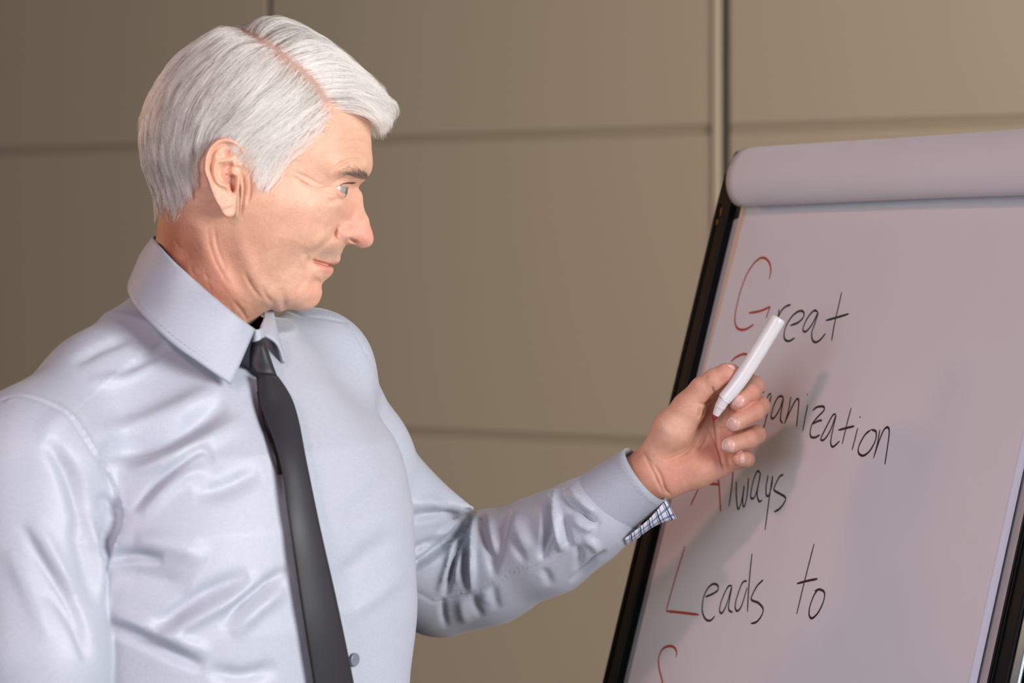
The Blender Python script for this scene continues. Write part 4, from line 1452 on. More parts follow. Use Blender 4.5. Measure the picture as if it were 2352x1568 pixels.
# knot: rounded trapezoid
kL = catmull([(574, 782), (568, 800), (562, 833), (573, 850), (589, 868)], 26)
kR = catmull([(607, 775), (613, 793), (622, 822), (630, 845), (638, 866)], 26)
kd = base_d[0]
rows = []
for i in range(26):
    u = i / 25
    a = np.linspace(0, 2 * math.pi, 24, endpoint=False)
    cx, cy = (kL[i] + kR[i]) / 2; hw = (kR[i] - kL[i]) / 2
    rr = (1 - .82 * abs(2 * u - 1)**7)
    dd = kd - .0035 + .006 * (1 - u) - .0115 * rr * np.maximum(np.sin(a), -.5) * (1 + .15 * np.sin(a * 2 + u * 3))
    rows.append(P(cx + hw[0] * np.cos(a), cy + hw[1] * np.cos(a), dd))
V = np.array(rows).reshape(-1, 3)
F = [tuple(q) for q in grid_faces(26, 24, close_v=True)] + [tuple(range(24)), tuple(range(25 * 24, 26 * 24))[::-1]]
mesh_obj('knot', V, F, M_tie, tie)
# narrow tail peeping out left of the blade
TLp = catmull([(592, 900), (600, 960), (618, 1020), (640, 1090)], 30)
rows = []
for i in range(30):
    t = np.linspace(0, 1, 4)
    px = TLp[i, 0] - 3 + t * 16; py = TLp[i, 1] + 0 * t
    h = on_shirt(px, py, 0)
    rows.append(P(px, py, h[:, 1] - .003))
tl_, _ = mesh_obj('tail', np.array(rows).reshape(-1, 3), grid_faces(30, 4)[:, ::-1].copy(), M_tie, tie), 0
sd = tl_.modifiers.new('thickness', 'SOLIDIFY'); sd.thickness = .002

# ---- button below the tie
M_btn = plain('button_grey', (118, 122, 136), .3)
bc_ = on_shirt([810], [1514], .0012)[0]
a = np.linspace(0, 2 * math.pi, 20, endpoint=False)
n_ = on_shirt([810], [1514], .01)[0] - on_shirt([810], [1514], 0)[0]; n_ /= np.linalg.norm(n_)
e1 = np.cross(n_, (0, 0, 1)); e1 /= np.linalg.norm(e1); e2 = np.cross(n_, e1)
V = []
for r_, h_ in ((.0055, 0), (.0057, .0012), (.0048, .0022), (.0036, .0018), (.0004, .0016)):
    V.append(bc_ + n_ * h_ + r_ * (np.cos(a)[:, None] * e1 + np.sin(a)[:, None] * e2))
mesh_obj('button', np.vstack(V), [tuple(q) for q in grid_faces(5, 20, close_v=True)], M_btn, shirt)

# ---- cuff with chequered lining
M_cuff = cloth('shirt_cuff_grey', (164, 170, 183), .55, spec=.35)
M_check, nt, b = new_mat('cuff_lining_check')
tc = N(nt, 'ShaderNodeUVMap')
sp = N(nt, 'ShaderNodeSeparateXYZ'); nt.links.new(tc.outputs[0], sp.inputs[0])


def stripes(sock, freq, wid, off=0.0):
    m1 = N(nt, 'ShaderNodeMath', _operation='MULTIPLY_ADD'); m1.inputs[1].default_value = freq; m1.inputs[2].default_value = off
    nt.links.new(sock, m1.inputs[0])
    m2 = N(nt, 'ShaderNodeMath', _operation='FRACT'); nt.links.new(m1.outputs[0], m2.inputs[0])
    m3 = N(nt, 'ShaderNodeMath', _operation='LESS_THAN'); m3.inputs[1].default_value = wid; nt.links.new(m2.outputs[0], m3.inputs[0])
    return m3


cur = None
for sock, fr_, wd_, of, col in ((sp.outputs[1], 2.4, .28, .35, (120, 132, 172)), (sp.outputs[0], 10.0, .13, .2, (58, 68, 96)), (sp.outputs[0], 5.0, .13, .45, (38, 52, 104))):
    s_ = stripes(sock, fr_, wd_, of)
    mx = N(nt, 'ShaderNodeMix', _data_type='RGBA')
    if cur is None: mx.inputs[6].default_value = lin((214, 218, 228))
    else: nt.links.new(cur, mx.inputs[6])
    mx.inputs[7].default_value = lin(col)
    nt.links.new(s_.outputs[0], mx.inputs[0]); cur = mx.outputs[2]
nt.links.new(cur, b.inputs['Base Color']); b.inputs['Roughness'].default_value = .7

c0, c1 = P(1371, 1174, 2.262), P(1482, 1089, 2.247)
ax_ = (c1 - c0) / np.linalg.norm(c1 - c0)
e1 = np.cross(ax_, np.array([0, 1.0, 0])); e1 /= np.linalg.norm(e1)
if e1[2] < 0: e1 = -e1                      # up in the picture
e2 = np.cross(ax_, e1)
if e2[1] > 0: e2 = -e2                      # towards the camera
na, nl = 64, 10
rows = []
for j in range(nl):
    t = j / (nl - 1)
    c = c0 * (1 - t) + c1 * t
    R1 = .0362 * (1 - t) + .0305 * t; R2 = .0368 * (1 - t) + .029 * t
    a = np.linspace(0, 2 * math.pi, na, endpoint=False)
    rows.append(c + R1 * np.cos(a)[:, None] * e1 + R2 * np.sin(a)[:, None] * e2)
G = np.array(rows)
cuff = mesh_obj('cuff', G.reshape(-1, 3), grid_faces(nl, na, close_v=True), M_cuff, shirt)
sd = cuff.modifiers.new('thickness', 'SOLIDIFY'); sd.thickness = .0018; sd.offset = 1
# stitching rows on the cuff
for t in (.12, .93):
    c = c0 * (1 - t) + c1 * t
    R1 = .0362 * (1 - t) + .0305 * t; R2 = .0368 * (1 - t) + .029 * t
    a = np.linspace(math.radians(20), math.radians(150), 60)
    stitch(c + (R1 + .0022) * np.cos(a)[:, None] * e1 + (R2 + .0022) * np.sin(a)[:, None] * e2, 'cuff_stitching', shirt, .0002)
# open end of the cuff turned back: its chequered inside shows along the lower edge
up_ = PP([(1436, 1237, 2.236), (1462, 1217, 2.235), (1490, 1193, 2.235), (1512, 1168, 2.237), (1530, 1146, 2.242)])
lo_ = PP([(1438, 1251, 2.252), (1468, 1231, 2.250), (1500, 1209, 2.248), (1528, 1197, 2.246), (1554, 1191, 2.245)])
fl, FG = sheet('cuff_lining', [up_, (up_ + lo_) / 2 + np.array([0, -.0015, 0]), lo_], M_check, shirt, .0012, 40, 8)
uvl = fl.data.uv_layers.new(name='UVMap')
uu = np.tile(np.linspace(0, 1, 40), 8); vv = np.repeat(np.linspace(0, 1, 8), 40)
li = np.empty(len(fl.data.loops), np.int32); fl.data.loops.foreach_get('vertex_index', li)
uvl.data.foreach_set('uv', np.stack([uu[li], vv[li]], -1).astype(np.float32).ravel())
# narrow grey edge behind the check and the sleeve slit above it
eb = PP([(1310, 1335, 2.275), (1360, 1305, 2.268), (1400, 1278, 2.262), (1440, 1250, 2.256), (1470, 1232, 2.254)])
et = PP([(1330, 1310, 2.28), (1372, 1284, 2.272), (1400, 1258, 2.268), (1430, 1238, 2.262), (1462, 1215, 2.26)])
sheet('sleeve_placket', [et, eb], M_cuff, shirt, .0015, 30, 5)

# ---- dark trousers below the picture
M_trous = cloth('trousers_charcoal', (48, 50, 58), .7)
hipc = TO + TF * .02; parts = []
a = np.linspace(0, 2 * math.pi, 40, endpoint=False)
rows = []
for z, A_, B_ in ((1.04, .128, .172), (.98, .13, .178), (.90, .135, .185), (.83, .13, .18)):
    c = np.array([hipc[0], hipc[1], z])
    rows.append(c + A_ * np.cos(a)[:, None] * TF + B_ * np.sin(a)[:, None] * TL)
parts.append((np.array(rows).reshape(-1, 3), [tuple(q) for q in grid_faces(4, 40, close_v=True)]))
for sgn in (-1, 1):
    c = [hipc + TL * sgn * .09] * 4
    pth = np.array([[q[0], q[1], z] for q, z in zip(c, (.88, .5, .28, .07))])
    parts.append(sweep(pth, np.array([.1, .078, .068, .066]), 24))
v, f = join_vf(parts)
mesh_obj('trousers', v, f, M_trous, person)
M_shoe = plain('shoe_black_leather', (20, 19, 19), .3)
for sgn in (-1, 1):
    c = hipc + TL * sgn * .09
    pth = np.array([[*(c + TF * d)[:2], .045 - .012 * max(d, 0) / .2] for d in (-.085, -.06, 0, .08, .15, .19)])
    v, f = sweep(pth, np.array([.018, .043, .045, .046, .038, .016]), 20)
    v[:, 2] = np.maximum(v[:, 2], .002)
    mesh_obj('shoe', v, f, M_shoe, person)
# ---- body: one mesh; the part under the clothes follows the shirt from inside
iv, if_ = mesh_sdf(shirt_f, lo + .0, hi, .012, level=-.014, newton=0, smooth=1)
parts_v = [head_v, ear_v, ear2_v, hand_v, iv]
parts_f = [head_f, ear_f, ear2_f, hand_f_, if_]
off = np.cumsum([0] + [len(v) for v in parts_v])
bv = np.vstack(parts_v)
bf = np.vstack([f + o for f, o in zip(parts_f, off)])
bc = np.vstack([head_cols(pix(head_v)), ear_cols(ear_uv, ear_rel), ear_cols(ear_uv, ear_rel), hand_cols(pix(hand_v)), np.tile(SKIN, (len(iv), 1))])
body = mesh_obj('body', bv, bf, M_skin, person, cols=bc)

# ---- fingernails
hand_bvh = make_bvh(hand_v, hand_f_)
M_nail = plain('fingernail', (230, 182, 172), .25, spec=.6)
M_nailtip = plain('fingernail_tip', (236, 220, 206), .35)
for (cx, cy, a_, b_, ang) in ((856, 652, 38, 40, 160), (824, 798, 44, 41, 152), (796, 926, 43, 40, 163), (880, 1008, 18, 33, 172), (806, 434, 38, 11, 148)):
    th = np.linspace(0, 2 * math.pi, 28, endpoint=False)
    rr = np.array([0.02, .35, .7, .93, 1.0])
    ca, sa = math.cos(math.radians(ang)), math.sin(math.radians(ang))
    u = (rr[:, None] * np.sign(np.cos(th)) * np.abs(np.cos(th))**.8 * a_); w_ = (rr[:, None] * np.sign(np.sin(th)) * np.abs(np.sin(th))**.8 * b_)
    X = cx + u * ca + w_ * sa; Y = cy - u * -sa * -1 * -1 + w_ * ca
    X = cx + u * ca - w_ * (-sa); Y = cy - u * sa + w_ * ca
    px, py = 1380 + X / 2.704, 680 + Y / 2.704
    h = cast(hand_bvh, px, py, 0.0).reshape(5, 28, 3)
    if np.isnan(h).any():
        cc = np.nanmean(h.reshape(-1, 3), 0)
        h = np.where(np.isnan(h), cc, h)
    lift = np.array([.0007, .0007, .0006, .0005, -.0004])
    h = h + np.array([0, -1, 0]) * lift[:, None, None]
    # free edge of the nail
    if a_ > 20 and b_ > 20:
        t2 = np.radians(np.linspace(-62, 62, 15)); r2 = np.array([.84, .95, 1.03])
        u2 = r2[:, None] * np.abs(np.cos(t2))**.8 * a_; w2 = r2[:, None] * np.sign(np.sin(t2)) * np.abs(np.sin(t2))**.8 * b_
        X2 = cx + u2 * ca - w2 * (-sa); Y2 = cy - u2 * sa + w2 * ca
        h2 = cast(hand_bvh, 1380 + X2 / 2.704, 680 + Y2 / 2.704, 0.0).reshape(3, 15, 3)
        if not np.isnan(h2).any():
            h2 = h2 + np.array([0, -1, 0]) * np.array([.0009, .0009, .0003])[:, None, None]
            mesh_obj('fingernail_edge', h2.reshape(-1, 3), grid_faces(3, 15), M_nailtip, body)
    mesh_obj('fingernail', h.reshape(-1, 3), [tuple(q) for q in grid_faces(5, 28, close_v=True)], M_nail, body)

# ---- eyes
M_eye, nt, b = new_mat('eyeball')
at = N(nt, 'ShaderNodeAttribute', _attribute_name='tint')
nt.links.new(at.outputs['Color'], b.inputs['Base Color'])
b.inputs['Roughness'].default_value = .3; b.inputs['Coat Weight'].default_value = .15
gaze = np.array([.955, .0, -.29]); gaze /= np.linalg.norm(gaze)
for sgn in (1, -1):
    g2 = gaze + np.array([0, .10 * sgn * 0 - .05, 0])
    g2 /= np.linalg.norm(g2)
    th = np.linspace(0, math.pi, 40); ph = np.linspace(0, 2 * math.pi, 48, endpoint=False)
    e1 = np.cross(g2, (0, 1, 0)); e1 /= np.linalg.norm(e1); e2 = np.cross(g2, e1)
    R = 1.2 + .09 * sstep(th, math.radians(30), math.radians(8))
    D = np.cos(th)[:, None, None] * g2 + np.sin(th)[:, None, None] * (np.cos(ph)[None, :, None] * e1 + np.sin(ph)[None, :, None] * e2)
    L = np.array([ec[0], EYE_Y * sgn, ec[1]]) + D * R[:, None, None]
    L = L.reshape(-1, 3)
    deg = np.degrees(np.repeat(th, 48))
    c = np.tile(np.array(lin((152, 142, 136))[:3]), (len(L), 1))  # sclera dimmed: shade on the eye is put into its colour
    c = blend(c, np.array(lin((92, 104, 112))[:3]), sstep(deg, 29, 26))
    c = blend(c, np.array(lin((46, 52, 58))[:3]), sstep(deg, 30, 28) * sstep(deg, 23, 26))
    c = blend(c, np.array((.004, .004, .005)), sstep(deg, 12.5, 10.5))
    mesh_obj('eyeball', head_world(L[:, 0], L[:, 1], L[:, 2]), [tuple(q) for q in grid_faces(40, 48, close_v=True)], M_eye, body, cols=c)

# ---- marker in his hand
M_white = plain('marker_white_plastic', (232, 232, 234), .32, coat=.2)
M_nib = plain('marker_nib_red', (150, 36, 52), .7)
M_tint = plain('marker_nozzle_white', (226, 220, 222), .4)
mk = empty('marker', tuple(hp(1663, 917, -2.8)), 'white board marker with a red nib held between thumb and fingers', 'marker')
ax = catmull([hp(1789, 729, -3.3), hp(1752, 790, -3.2), (hp(1717, 846, -3.1)), hp(1690, 885, -3.0), hp(1663, 917, -2.85)], 60)
rr = np.full(60, .0073); rr[:3] = (.0058, .0069, .0073)
t = np.linspace(0, 1, 60)
rr = rr * np.interp(t, [0, .55, .75, .93, 1], [1, 1, .97, .9, .88]); rr[-1] *= .93
v, f = sweep(ax, rr, 32)
mesh_obj('barrel', v, f, M_white, mk)
nz = catmull([hp(1664, 916, -2.85), hp(1656, 930, -2.75), hp(1648, 945, -2.65), hp(1644, 953, -2.6)], 30)
t = np.linspace(0, 1, 30)
rr = np.interp(t, [0, .06, .12, .45, .5, .55, .6, .9, 1], [.0056, .0056, .0053, .0050, .0052, .0046, .0044, .0036, .0031])
v, f = sweep(nz, rr, 28)
mesh_obj('nozzle', v, f, M_tint, mk)
nb = catmull([hp(1645, 951, -2.62), hp(1641, 959, -2.56), hp(1638, 965, -2.52)], 12)
v, f = sweep(nb, np.interp(np.linspace(0, 1, 12), [0, .5, .85, 1], [.0027, .0025, .0016, .0006]), 20)
mesh_obj('nib', v, f, M_nib, mk)
# ------------------------------------------------------------------ hair
HG = .2
hx = np.arange(-14, 15.5, HG); hz = np.arange(-8, 16.5, HG)
HX, HZ = np.meshgrid(hx, hz, indexing='ij')
HQ = tps(np.stack([HX.ravel(), HZ.ravel()], -1)).reshape(HX.shape)
HQx, HQz = np.gradient(HQ, HG)


def samp(A, x, z):
    i = np.clip((x - hx[0]) / HG, 0, len(hx) - 1.001); k = np.clip((z - hz[0]) / HG, 0, len(hz) - 1.001)
    i0, k0 = i.astype(int), k.astype(int); a, b = i - i0, k - k0
    return A[i0, k0] * (1 - a) * (1 - b) + A[i0 + 1, k0] * a * (1 - b) + A[i0, k0 + 1] * (1 - a) * b + A[i0 + 1, k0 + 1] * a * b


def scalp_d(p):
    """distance (cm) above the skin and its gradient, head frame"""
    q = samp(HQ, p[:, 0], p[:, 2])
    g = np.stack([-samp(HQx, p[:, 0], p[:, 2]), 2 * p[:, 1], -samp(HQz, p[:, 0], p[:, 2])], -1)
    L = np.sqrt((g**2).sum(1) + .5)
    return (p[:, 1]**2 - q) / L, g / L[:, None]


def idw(pts, vals, x, z, pw=2.4, eps=.25):
    pts = np.asarray(pts, float); vals = np.asarray(vals, float)
    d2 = (x[:, None] - pts[None, :, 0])**2 + (z[:, None] - pts[None, :, 1])**2 + eps
    w = d2**(-pw / 2)
    w /= w.sum(1, keepdims=True)
    return w @ vals


HAIRLINE = [(850, 258), (822, 262), (796, 260), (778, 252), (768, 258), (760, 276), (742, 300), (724, 326), (698, 346), (676, 364), (652, 396), (628, 426), (604, 414), (590, 372), (578, 345),
            (556, 322), (519, 309), (484, 322), (462, 352), (452, 398), (430, 436), (414, 465), (385, 455), (360, 466), (300, 470), (280, 200), (400, 60), (600, 0), (800, 80), (900, 240)]
PART = np.array([(538, 58), (560, 70), (588, 86), (628, 108), (673, 145), (718, 185), (743, 219), (760, 242)], float)
# thickness of the hair (cm) at pixels of the side view
THICK = [(598, 40, 1.25), (540, 55, 1.0), (653, 60, 1.25), (703, 80, 1.3), (745, 100, 1.45), (778, 130, 1.6), (817, 165, 1.75), (852, 195, 2.0), (880, 220, 2.5), (905, 245, 2.9), (925, 255, 3.0), (900, 280, 2.2), (870, 290, 1.5),
         (800, 215, 1.4), (770, 190, 1.2), (820, 250, 1.2), (850, 265, 1.3), (780, 240, .9), (700, 140, 1.0), (650, 100, 1.0),
         (494, 80, .9), (464, 100, .95), (429, 130, .95), (394, 170, .9), (365, 210, .85), (340, 260, .8), (325, 310, .75), (320, 360, .7), (340, 410, .45), (357, 450, .25), (400, 450, .22), (430, 425, .22),
         (600, 130, .55), (560, 150, .7), (500, 150, .9), (500, 220, .95), (560, 230, .9), (620, 200, .75), (660, 230, .75), (700, 240, .55), (740, 255, .35), (440, 250, .9), (400, 330, .75), (440, 340, .6), (480, 290, .75),
         (520, 290, .6), (580, 290, .7), (640, 290, .6), (690, 300, .35), (660, 340, .28), (620, 370, .25), (610, 410, .18), (600, 330, .45), (460, 360, .4)]
tk = np.array(THICK)
tkp = head_local(tk[:, 0], tk[:, 1], np.where(tk[:, 0] > 840, 0, 4.0))
# combing directions of the side in the picture plane (pixel x, y, dx, dy)
SIDE = [(545, 80, -.45, .9), (580, 100, -.42, .9), (620, 125, -.5, .87), (665, 165, -.58, .8), (700, 200, -.68, .73), (735, 235, -.8, .6),
        (500, 90, -.5, .86), (460, 120, -.5, .86), (420, 170, -.45, .9), (380, 230, -.32, .95), (345, 300, -.08, 1), (340, 370, .2, .97), (360, 430, .35, .93),
        (560, 160, -.52, .85), (510, 180, -.5, .86), (460, 220, -.42, .9), (420, 280, -.25, .96), (400, 350, .02, 1), (400, 420, .3, .95), (430, 430, .35, .93),
        (610, 200, -.66, .75), (560, 240, -.66, .75), (510, 270, -.62, .78), (470, 310, -.38, .92), (445, 360, -.05, 1), (440, 400, .2, .97),
        (660, 230, -.76, .64), (620, 260, -.83, .55), (570, 290, -.88, .47), (520, 300, -.82, .57), (480, 320, -.5, .86),
        (700, 260, -.85, .52), (670, 290, -.86, .5), (630, 310, -.88, .47), (590, 320, -.85, .5), (720, 290, -.8, .6), (690, 320, -.82, .57), (650, 340, -.78, .62), (620, 360, -.6, .8),
        (640, 385, -.55, .83), (615, 405, -.35, .94), (600, 370, -.3, .95)]
sd_ = np.array(SIDE)
sdp = head_local(sd_[:, 0], sd_[:, 1], 5.0)
# top: forward (x), across (y), up (z)
TOP = [(545, 62, .45, -.7, .4), (590, 85, .5, -.75, .3), (640, 110, .55, -.75, .2), (690, 155, .6, -.72, .1), (735, 205, .7, -.6, 0), (765, 240, .85, -.35, -.1),
       (600, 40, .75, -.6, .1), (660, 60, .85, -.45, 0), (720, 90, .9, -.35, -.1), (780, 130, .92, -.25, -.2), (830, 180, .93, -.15, -.25), (880, 220, .95, -.1, -.3), (915, 240, .95, -.05, -.3), (928, 258, .6, 0, -.7), (905, 280, .3, 0, -.6),
       (790, 230, .97, -.15, -.12), (830, 250, .98, -.1, -.15), (870, 270, .95, 0, -.25)]
tp_ = np.array(TOP)
tpp = head_local(tp_[:, 0], tp_[:, 1], 2.0)


def part_side(uv):
    """signed pixel distance to the parting, > 0 above it; and plain distance"""
    best = np.full(len(uv), 1e9); sg = np.zeros(len(uv))
    for k in range(len(PART) - 1):
        a, b = PART[k], PART[k + 1]; d = b - a
        t = ((uv - a) @ d) / (d @ d)
        if k > 0: t = np.maximum(t, 0)
        if k < len(PART) - 2: t = np.minimum(t, 1)
        e = uv - a - t[:, None] * d; r = np.sqrt((e**2).sum(1))
        u = r < best
        best[u] = r[u]; sg[u] = np.sign(e[u, 0] * d[1] - e[u, 1] * d[0])
    return best * sg


def grow(n, near, np_=16, seed=1, lens=1.0, thick_lo=.35, stray=0.0):
    g = np.random.default_rng(seed)
    # roots: random points of the scalp mesh
    y = hv[:, 1]
    uv_all = pix(head_world(hv[:, 0], np.abs(y), hv[:, 2]))
    m = in_poly(uv_all, HAIRLINE) & ((y > -.3) if near else (y < .3)) & (hv[:, 2] > -4.2)
    idx = np.nonzero(m)[0]
    r = hv[g.choice(idx, n)] + g.normal(0, .04, (n, 3))
    uv = pix(head_world(r[:, 0], np.abs(r[:, 1]), r[:, 2]))
    ed = poly_dist(uv, HAIRLINE)
    ps = part_side(uv)
    keep = g.random(len(r)) < sstep(ed, -1, 10) * .8 + .2
    if near: keep &= g.random(len(r)) < sstep(np.abs(ps), 0, 9) * .75 + .25
    r, uv, ed, ps = r[keep], uv[keep], ed[keep], ps[keep]
    n = len(r)
    top = (ps > 0) if near else (uv[:, 1] < np.interp(uv[:, 0], [330, 540, 600, 760, 860], [40, 90, 140, 240, 300]))
    L = np.where(top, 8.5, np.interp(ed, [0, 12, 40, 90], [1.2, 1.9, 3.2, 4.2])) * g.uniform(.7, 1.1, n) * lens
    # top hair near the front is cut to the fringe
    L = np.where(top, np.minimum(L, np.interp(uv[:, 0], [540, 640, 720, 800, 860], [6.5, 7.6, 6.2, 4.2, 2.0]) * g.uniform(.75, 1.12, n)), L)
    L = np.where((uv[:, 1] > 400), np.minimum(L, 1.3), L)
    lam = g.uniform(thick_lo, 1.0, n)**.8
    clump = np.sin(uv[:, 0] * .21 + uv[:, 1] * .13) * np.sin(uv[:, 0] * .07 - uv[:, 1] * .19)
    lam *= 1 + .12 * clump
    sgn = np.ones(n) if near else -np.ones(n)
    jit = g.normal(0, .07, (n, 3)) + .06 * clump[:, None] * np.array([1, 0, -1])
    p = r.copy(); pts = [p.copy()]
    st = L / (np_ - 1)
    for k in range(1, np_):
        s = k / (np_ - 1)
        d, gr = scalp_d(p)
        f2 = idw(sdp, sd_[:, 2:4], p[:, 0], p[:, 2])
        fs = np.stack([f2[:, 0], np.zeros(n), -f2[:, 1]], -1)
        ft = idw(tpp, tp_[:, 2:5], p[:, 0], p[:, 2])
        if near:
            f = np.where(top[:, None], ft, fs)
        else:
            ft2 = ft.copy(); ft2[:, 1] = np.where(top, ft[:, 1], 0)
            f = np.where(top[:, None], ft2, fs)
        f = f + jit * (1 + stray * 4 * s)
        out = (d > 1.6) & top
        proj = (f * gr).sum(1)
        f = f - gr * (proj * np.where(out, .25, 1.0))[:, None]
        f /= np.linalg.norm(f, axis=1)[:, None] + 1e-9
        p = p + f * st[:, None]
        d, gr = scalp_d(p)
        H = idw(tkp, tk[:, 2], p[:, 0], p[:, 2], 3.0, .1)
        tgt = lam * H * min(1.0, (s / .35)**.7) + stray * s**2 * g.uniform(0, .5, n)
        p = p + gr * ((tgt - d) * .55)[:, None]
        pts.append(p.copy())
    A = np.stack(pts, 1)
    # locks: strands gather towards a leading strand
    lead = g.choice(n, max(10, n // 26), replace=False)
    own = np.empty(n, int)
    for a in range(0, n, 2000):
        D2 = ((r[a:a + 2000, None, :] - r[lead][None])**2).sum(-1) + 50.0 * (top[a:a + 2000, None] != top[lead][None])
        own[a:a + 2000] = D2.argmin(1)
    pull = (np.linspace(0, 1, np_)[None] ** .9) * g.uniform(.25, .8, n)[:, None]
    A = A + (A[lead[own]] - A) * pull[..., None]
    lt = g.normal(0, .16, len(lead))[own]
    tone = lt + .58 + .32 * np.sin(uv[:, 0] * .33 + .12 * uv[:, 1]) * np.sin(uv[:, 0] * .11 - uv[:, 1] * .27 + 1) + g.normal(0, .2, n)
    tone += .25 * sstep(uv[:, 0], 560, 720) - .22 * np.exp(-((ps - 12) / 22)**2) - .28 * sstep(uv[:, 0], 470, 340)  # paler towards the front: light from ahead put into the strand tone
    return A, L, top, np.clip(tone, 0, 1)


def curves_obj(name, A, rad, mat, parent, tone=None):
    """hair curves; A (n, k, 3) in the world, rad (k,) or (n, k) in metres"""
    n, k, _ = A.shape
    hc = bpy.data.hair_curves.new(name)
    hc.add_curves([k] * n)
    off_ = np.zeros(3); q = parent
    while q is not None:
        off_ += np.array(q.location); q = q.parent
    hc.attributes['position'].data.foreach_set('vector', (A - off_).astype(np.float32).ravel())
    ra = hc.attributes.get('radius') or hc.attributes.new('radius', 'FLOAT', 'POINT')
    ra.data.foreach_set('value', np.broadcast_to(rad, (n, k)).astype(np.float32).ravel())
    if tone is not None:
        ta = hc.attributes.new('tone', 'FLOAT', 'CURVE'); ta.data.foreach_set('value', tone.astype(np.float32))
    hc.materials.append(mat)
    o = bpy.data.objects.new(name, hc)
    COL.objects.link(o); o.parent = parent
    return o


def hair_mat(name, dark, light, bias=.5, rough=.35, tone=False):
    m = bpy.data.materials.new(name); m.use_nodes = True
    nt = m.node_tree; nt.nodes.clear()
    out = nt.nodes.new('ShaderNodeOutputMaterial')
    h = nt.nodes.new('ShaderNodeBsdfHairPrincipled')
    h.parametrization = 'COLOR'
    hi_ = nt.nodes.new('ShaderNodeHairInfo')
    r = nt.nodes.new('ShaderNodeValToRGB')
    r.color_ramp.elements[0].color = lin(dark); r.color_ramp.elements[0].position = 0
    r.color_ramp.elements[1].color = lin(light); r.color_ramp.elements[1].position = bias
    if tone:
        ta = nt.nodes.new('ShaderNodeAttribute'); ta.attribute_name = 'tone'
        nt.links.new(ta.outputs['Fac'], r.inputs['Fac'])
    else:
        nt.links.new(hi_.outputs['Random'], r.inputs['Fac'])
    nt.links.new(r.outputs['Color'], h.inputs['Color'])
    h.inputs['Roughness'].default_value = rough
    h.inputs['Radial Roughness'].default_value = .45
    h.inputs['Random Roughness'].default_value = .2
    df = nt.nodes.new('ShaderNodeBsdfDiffuse'); nt.links.new(r.outputs['Color'], df.inputs['Color'])
    mxs = nt.nodes.new('ShaderNodeMixShader'); mxs.inputs[0].default_value = .35
    nt.links.new(h.outputs[0], mxs.inputs[1]); nt.links.new(df.outputs[0], mxs.inputs[2]); nt.links.new(mxs.outputs[0], out.inputs[0])
    return m


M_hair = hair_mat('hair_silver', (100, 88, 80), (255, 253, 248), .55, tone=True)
M_brow = hair_mat('hair_brow', (66, 60, 57), (165, 156, 148), 1.0)
An, _, _, t1 = grow(26000, True, seed=3)
Af, _, _, t2 = grow(9000, False, seed=5)
Ax, _, _, t3 = grow(500, True, seed=9, stray=.8, lens=1.05, thick_lo=.8)
# short fuzz below and before the hairline: nape, sideburn, temple
_hl = HAIRLINE
HAIRLINE = [(848, 268), (822, 270), (796, 268), (782, 262), (776, 276), (764, 294), (744, 318), (722, 342), (696, 362), (672, 386), (650, 416), (630, 446), (600, 436), (588, 380), (578, 345),
            (556, 322), (519, 309), (484, 322), (462, 352), (450, 405), (432, 456), (416, 500), (385, 498), (358, 505), (300, 510), (280, 200), (400, 60), (600, 0), (800, 80), (900, 240)]
Aq, _, _, t4 = grow(5200, True, seed=31, lens=.42, thick_lo=.3)
uvq = pix(head_world(Aq[:, 0, 0], np.abs(Aq[:, 0, 1]), Aq[:, 0, 2]))
dq = poly_dist(uvq, _hl)
kq = (dq < 9) & (dq > -42)
Aq, t4 = Aq[kq], t4[kq]
HAIRLINE = _hl
A = np.vstack([An, Af, Ax, Aq])
W = head_world(A[..., 0], A[..., 1], A[..., 2])
rad = np.linspace(1, .35, A.shape[1]) * .00012
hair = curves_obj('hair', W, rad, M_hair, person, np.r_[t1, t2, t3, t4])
hair['label'] = 'short silver grey hair combed from a side parting'


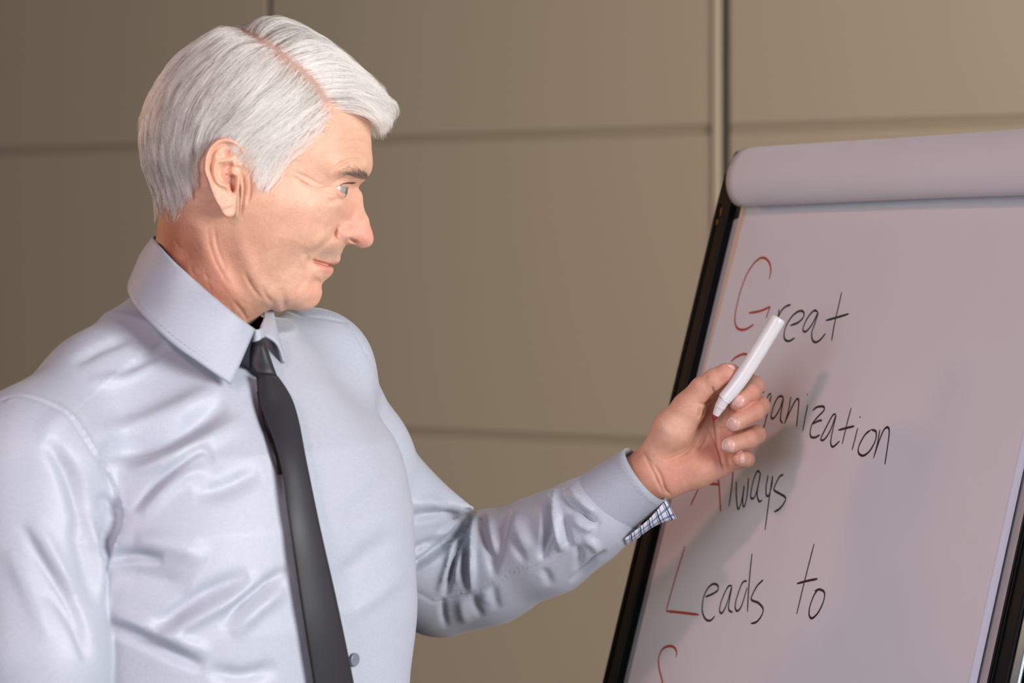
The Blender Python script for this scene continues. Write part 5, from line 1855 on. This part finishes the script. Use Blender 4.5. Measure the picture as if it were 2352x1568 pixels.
def surf_strands(uvp, dirs, Ls, lift, np_=7):
    """short hairs on the near skin: root pixels, pixel directions, lengths in px"""
    pts = []
    for k in range(np_):
        s = k / (np_ - 1)
        q = uvp + dirs * (Ls * s)[:, None]
        y = head_Y(q[:, 0], q[:, 1]) + lift * (.15 + s)
        xz = head_local(q[:, 0], q[:, 1], y)
        pts.append(np.stack([xz[:, 0], y, xz[:, 1]], -1))
    return np.stack(pts, 1)


g = np.random.default_rng(21)
BROW = [(776, 399), (790, 389), (805, 385), (822, 390), (842, 402), (847, 411), (838, 414), (820, 409), (802, 402), (788, 403)]
q = np.stack([g.uniform(740, 850, 5000), g.uniform(382, 420, 5000)], -1)
q = q[in_poly(q, BROW)]
w_ = np.interp(q[:, 0], [774, 788, 804, 850], [.1, .3, .9, 1])
q = q[g.random(len(q)) < w_ * .5]
dirs = np.stack([np.interp(q[:, 0], [745, 800, 845], [-.8, -.75, -.2]), np.interp(q[:, 0], [745, 800, 845], [.45, -.25, -.75])], -1) + g.normal(0, .22, (len(q), 2))
Bn = surf_strands(q, dirs, g.uniform(9, 17, len(q)), .22)
Bm = Bn * np.array([1, -1, 1])
B = np.vstack([Bn, Bm])
brow = curves_obj('eyebrow', head_world(B[..., 0], B[..., 1], B[..., 2]), np.linspace(1, .4, 7) * .00013, M_brow, person)
# lashes of the upper lid
t = g.uniform(0, 1, 130)
lc = catmull([(776, 424.5), (786, 421.5), (796, 421), (804, 422)], 60)
q = lc[(t * 59).astype(int)]
th_ = np.linspace(0, 1, 6)
base = head_local(q[:, 0], q[:, 1], EYE_Y + np.interp(t, [0, 1], [1.05, .55]))
y0 = EYE_Y + np.interp(t, [0, 1], [1.1, .55])
pts = []
for s in th_:
    pts.append(np.stack([base[:, 0] + .55 * s * np.interp(t, [0, 1], [.75, 1]), y0 + .12 * s, base[:, 1] - .12 * s + .22 * s**2], -1) + g.normal(0, .02, (len(t), 3)) * s)
Ls = np.stack(pts, 1)
Ls = np.vstack([Ls, Ls * np.array([1, -1, 1])])
curves_obj('eyelashes', head_world(Ls[..., 0], Ls[..., 1], Ls[..., 2]), np.linspace(1, .4, 6) * .00012, hair_mat('hair_lash', (30, 26, 24), (60, 50, 44), 1.0), person)
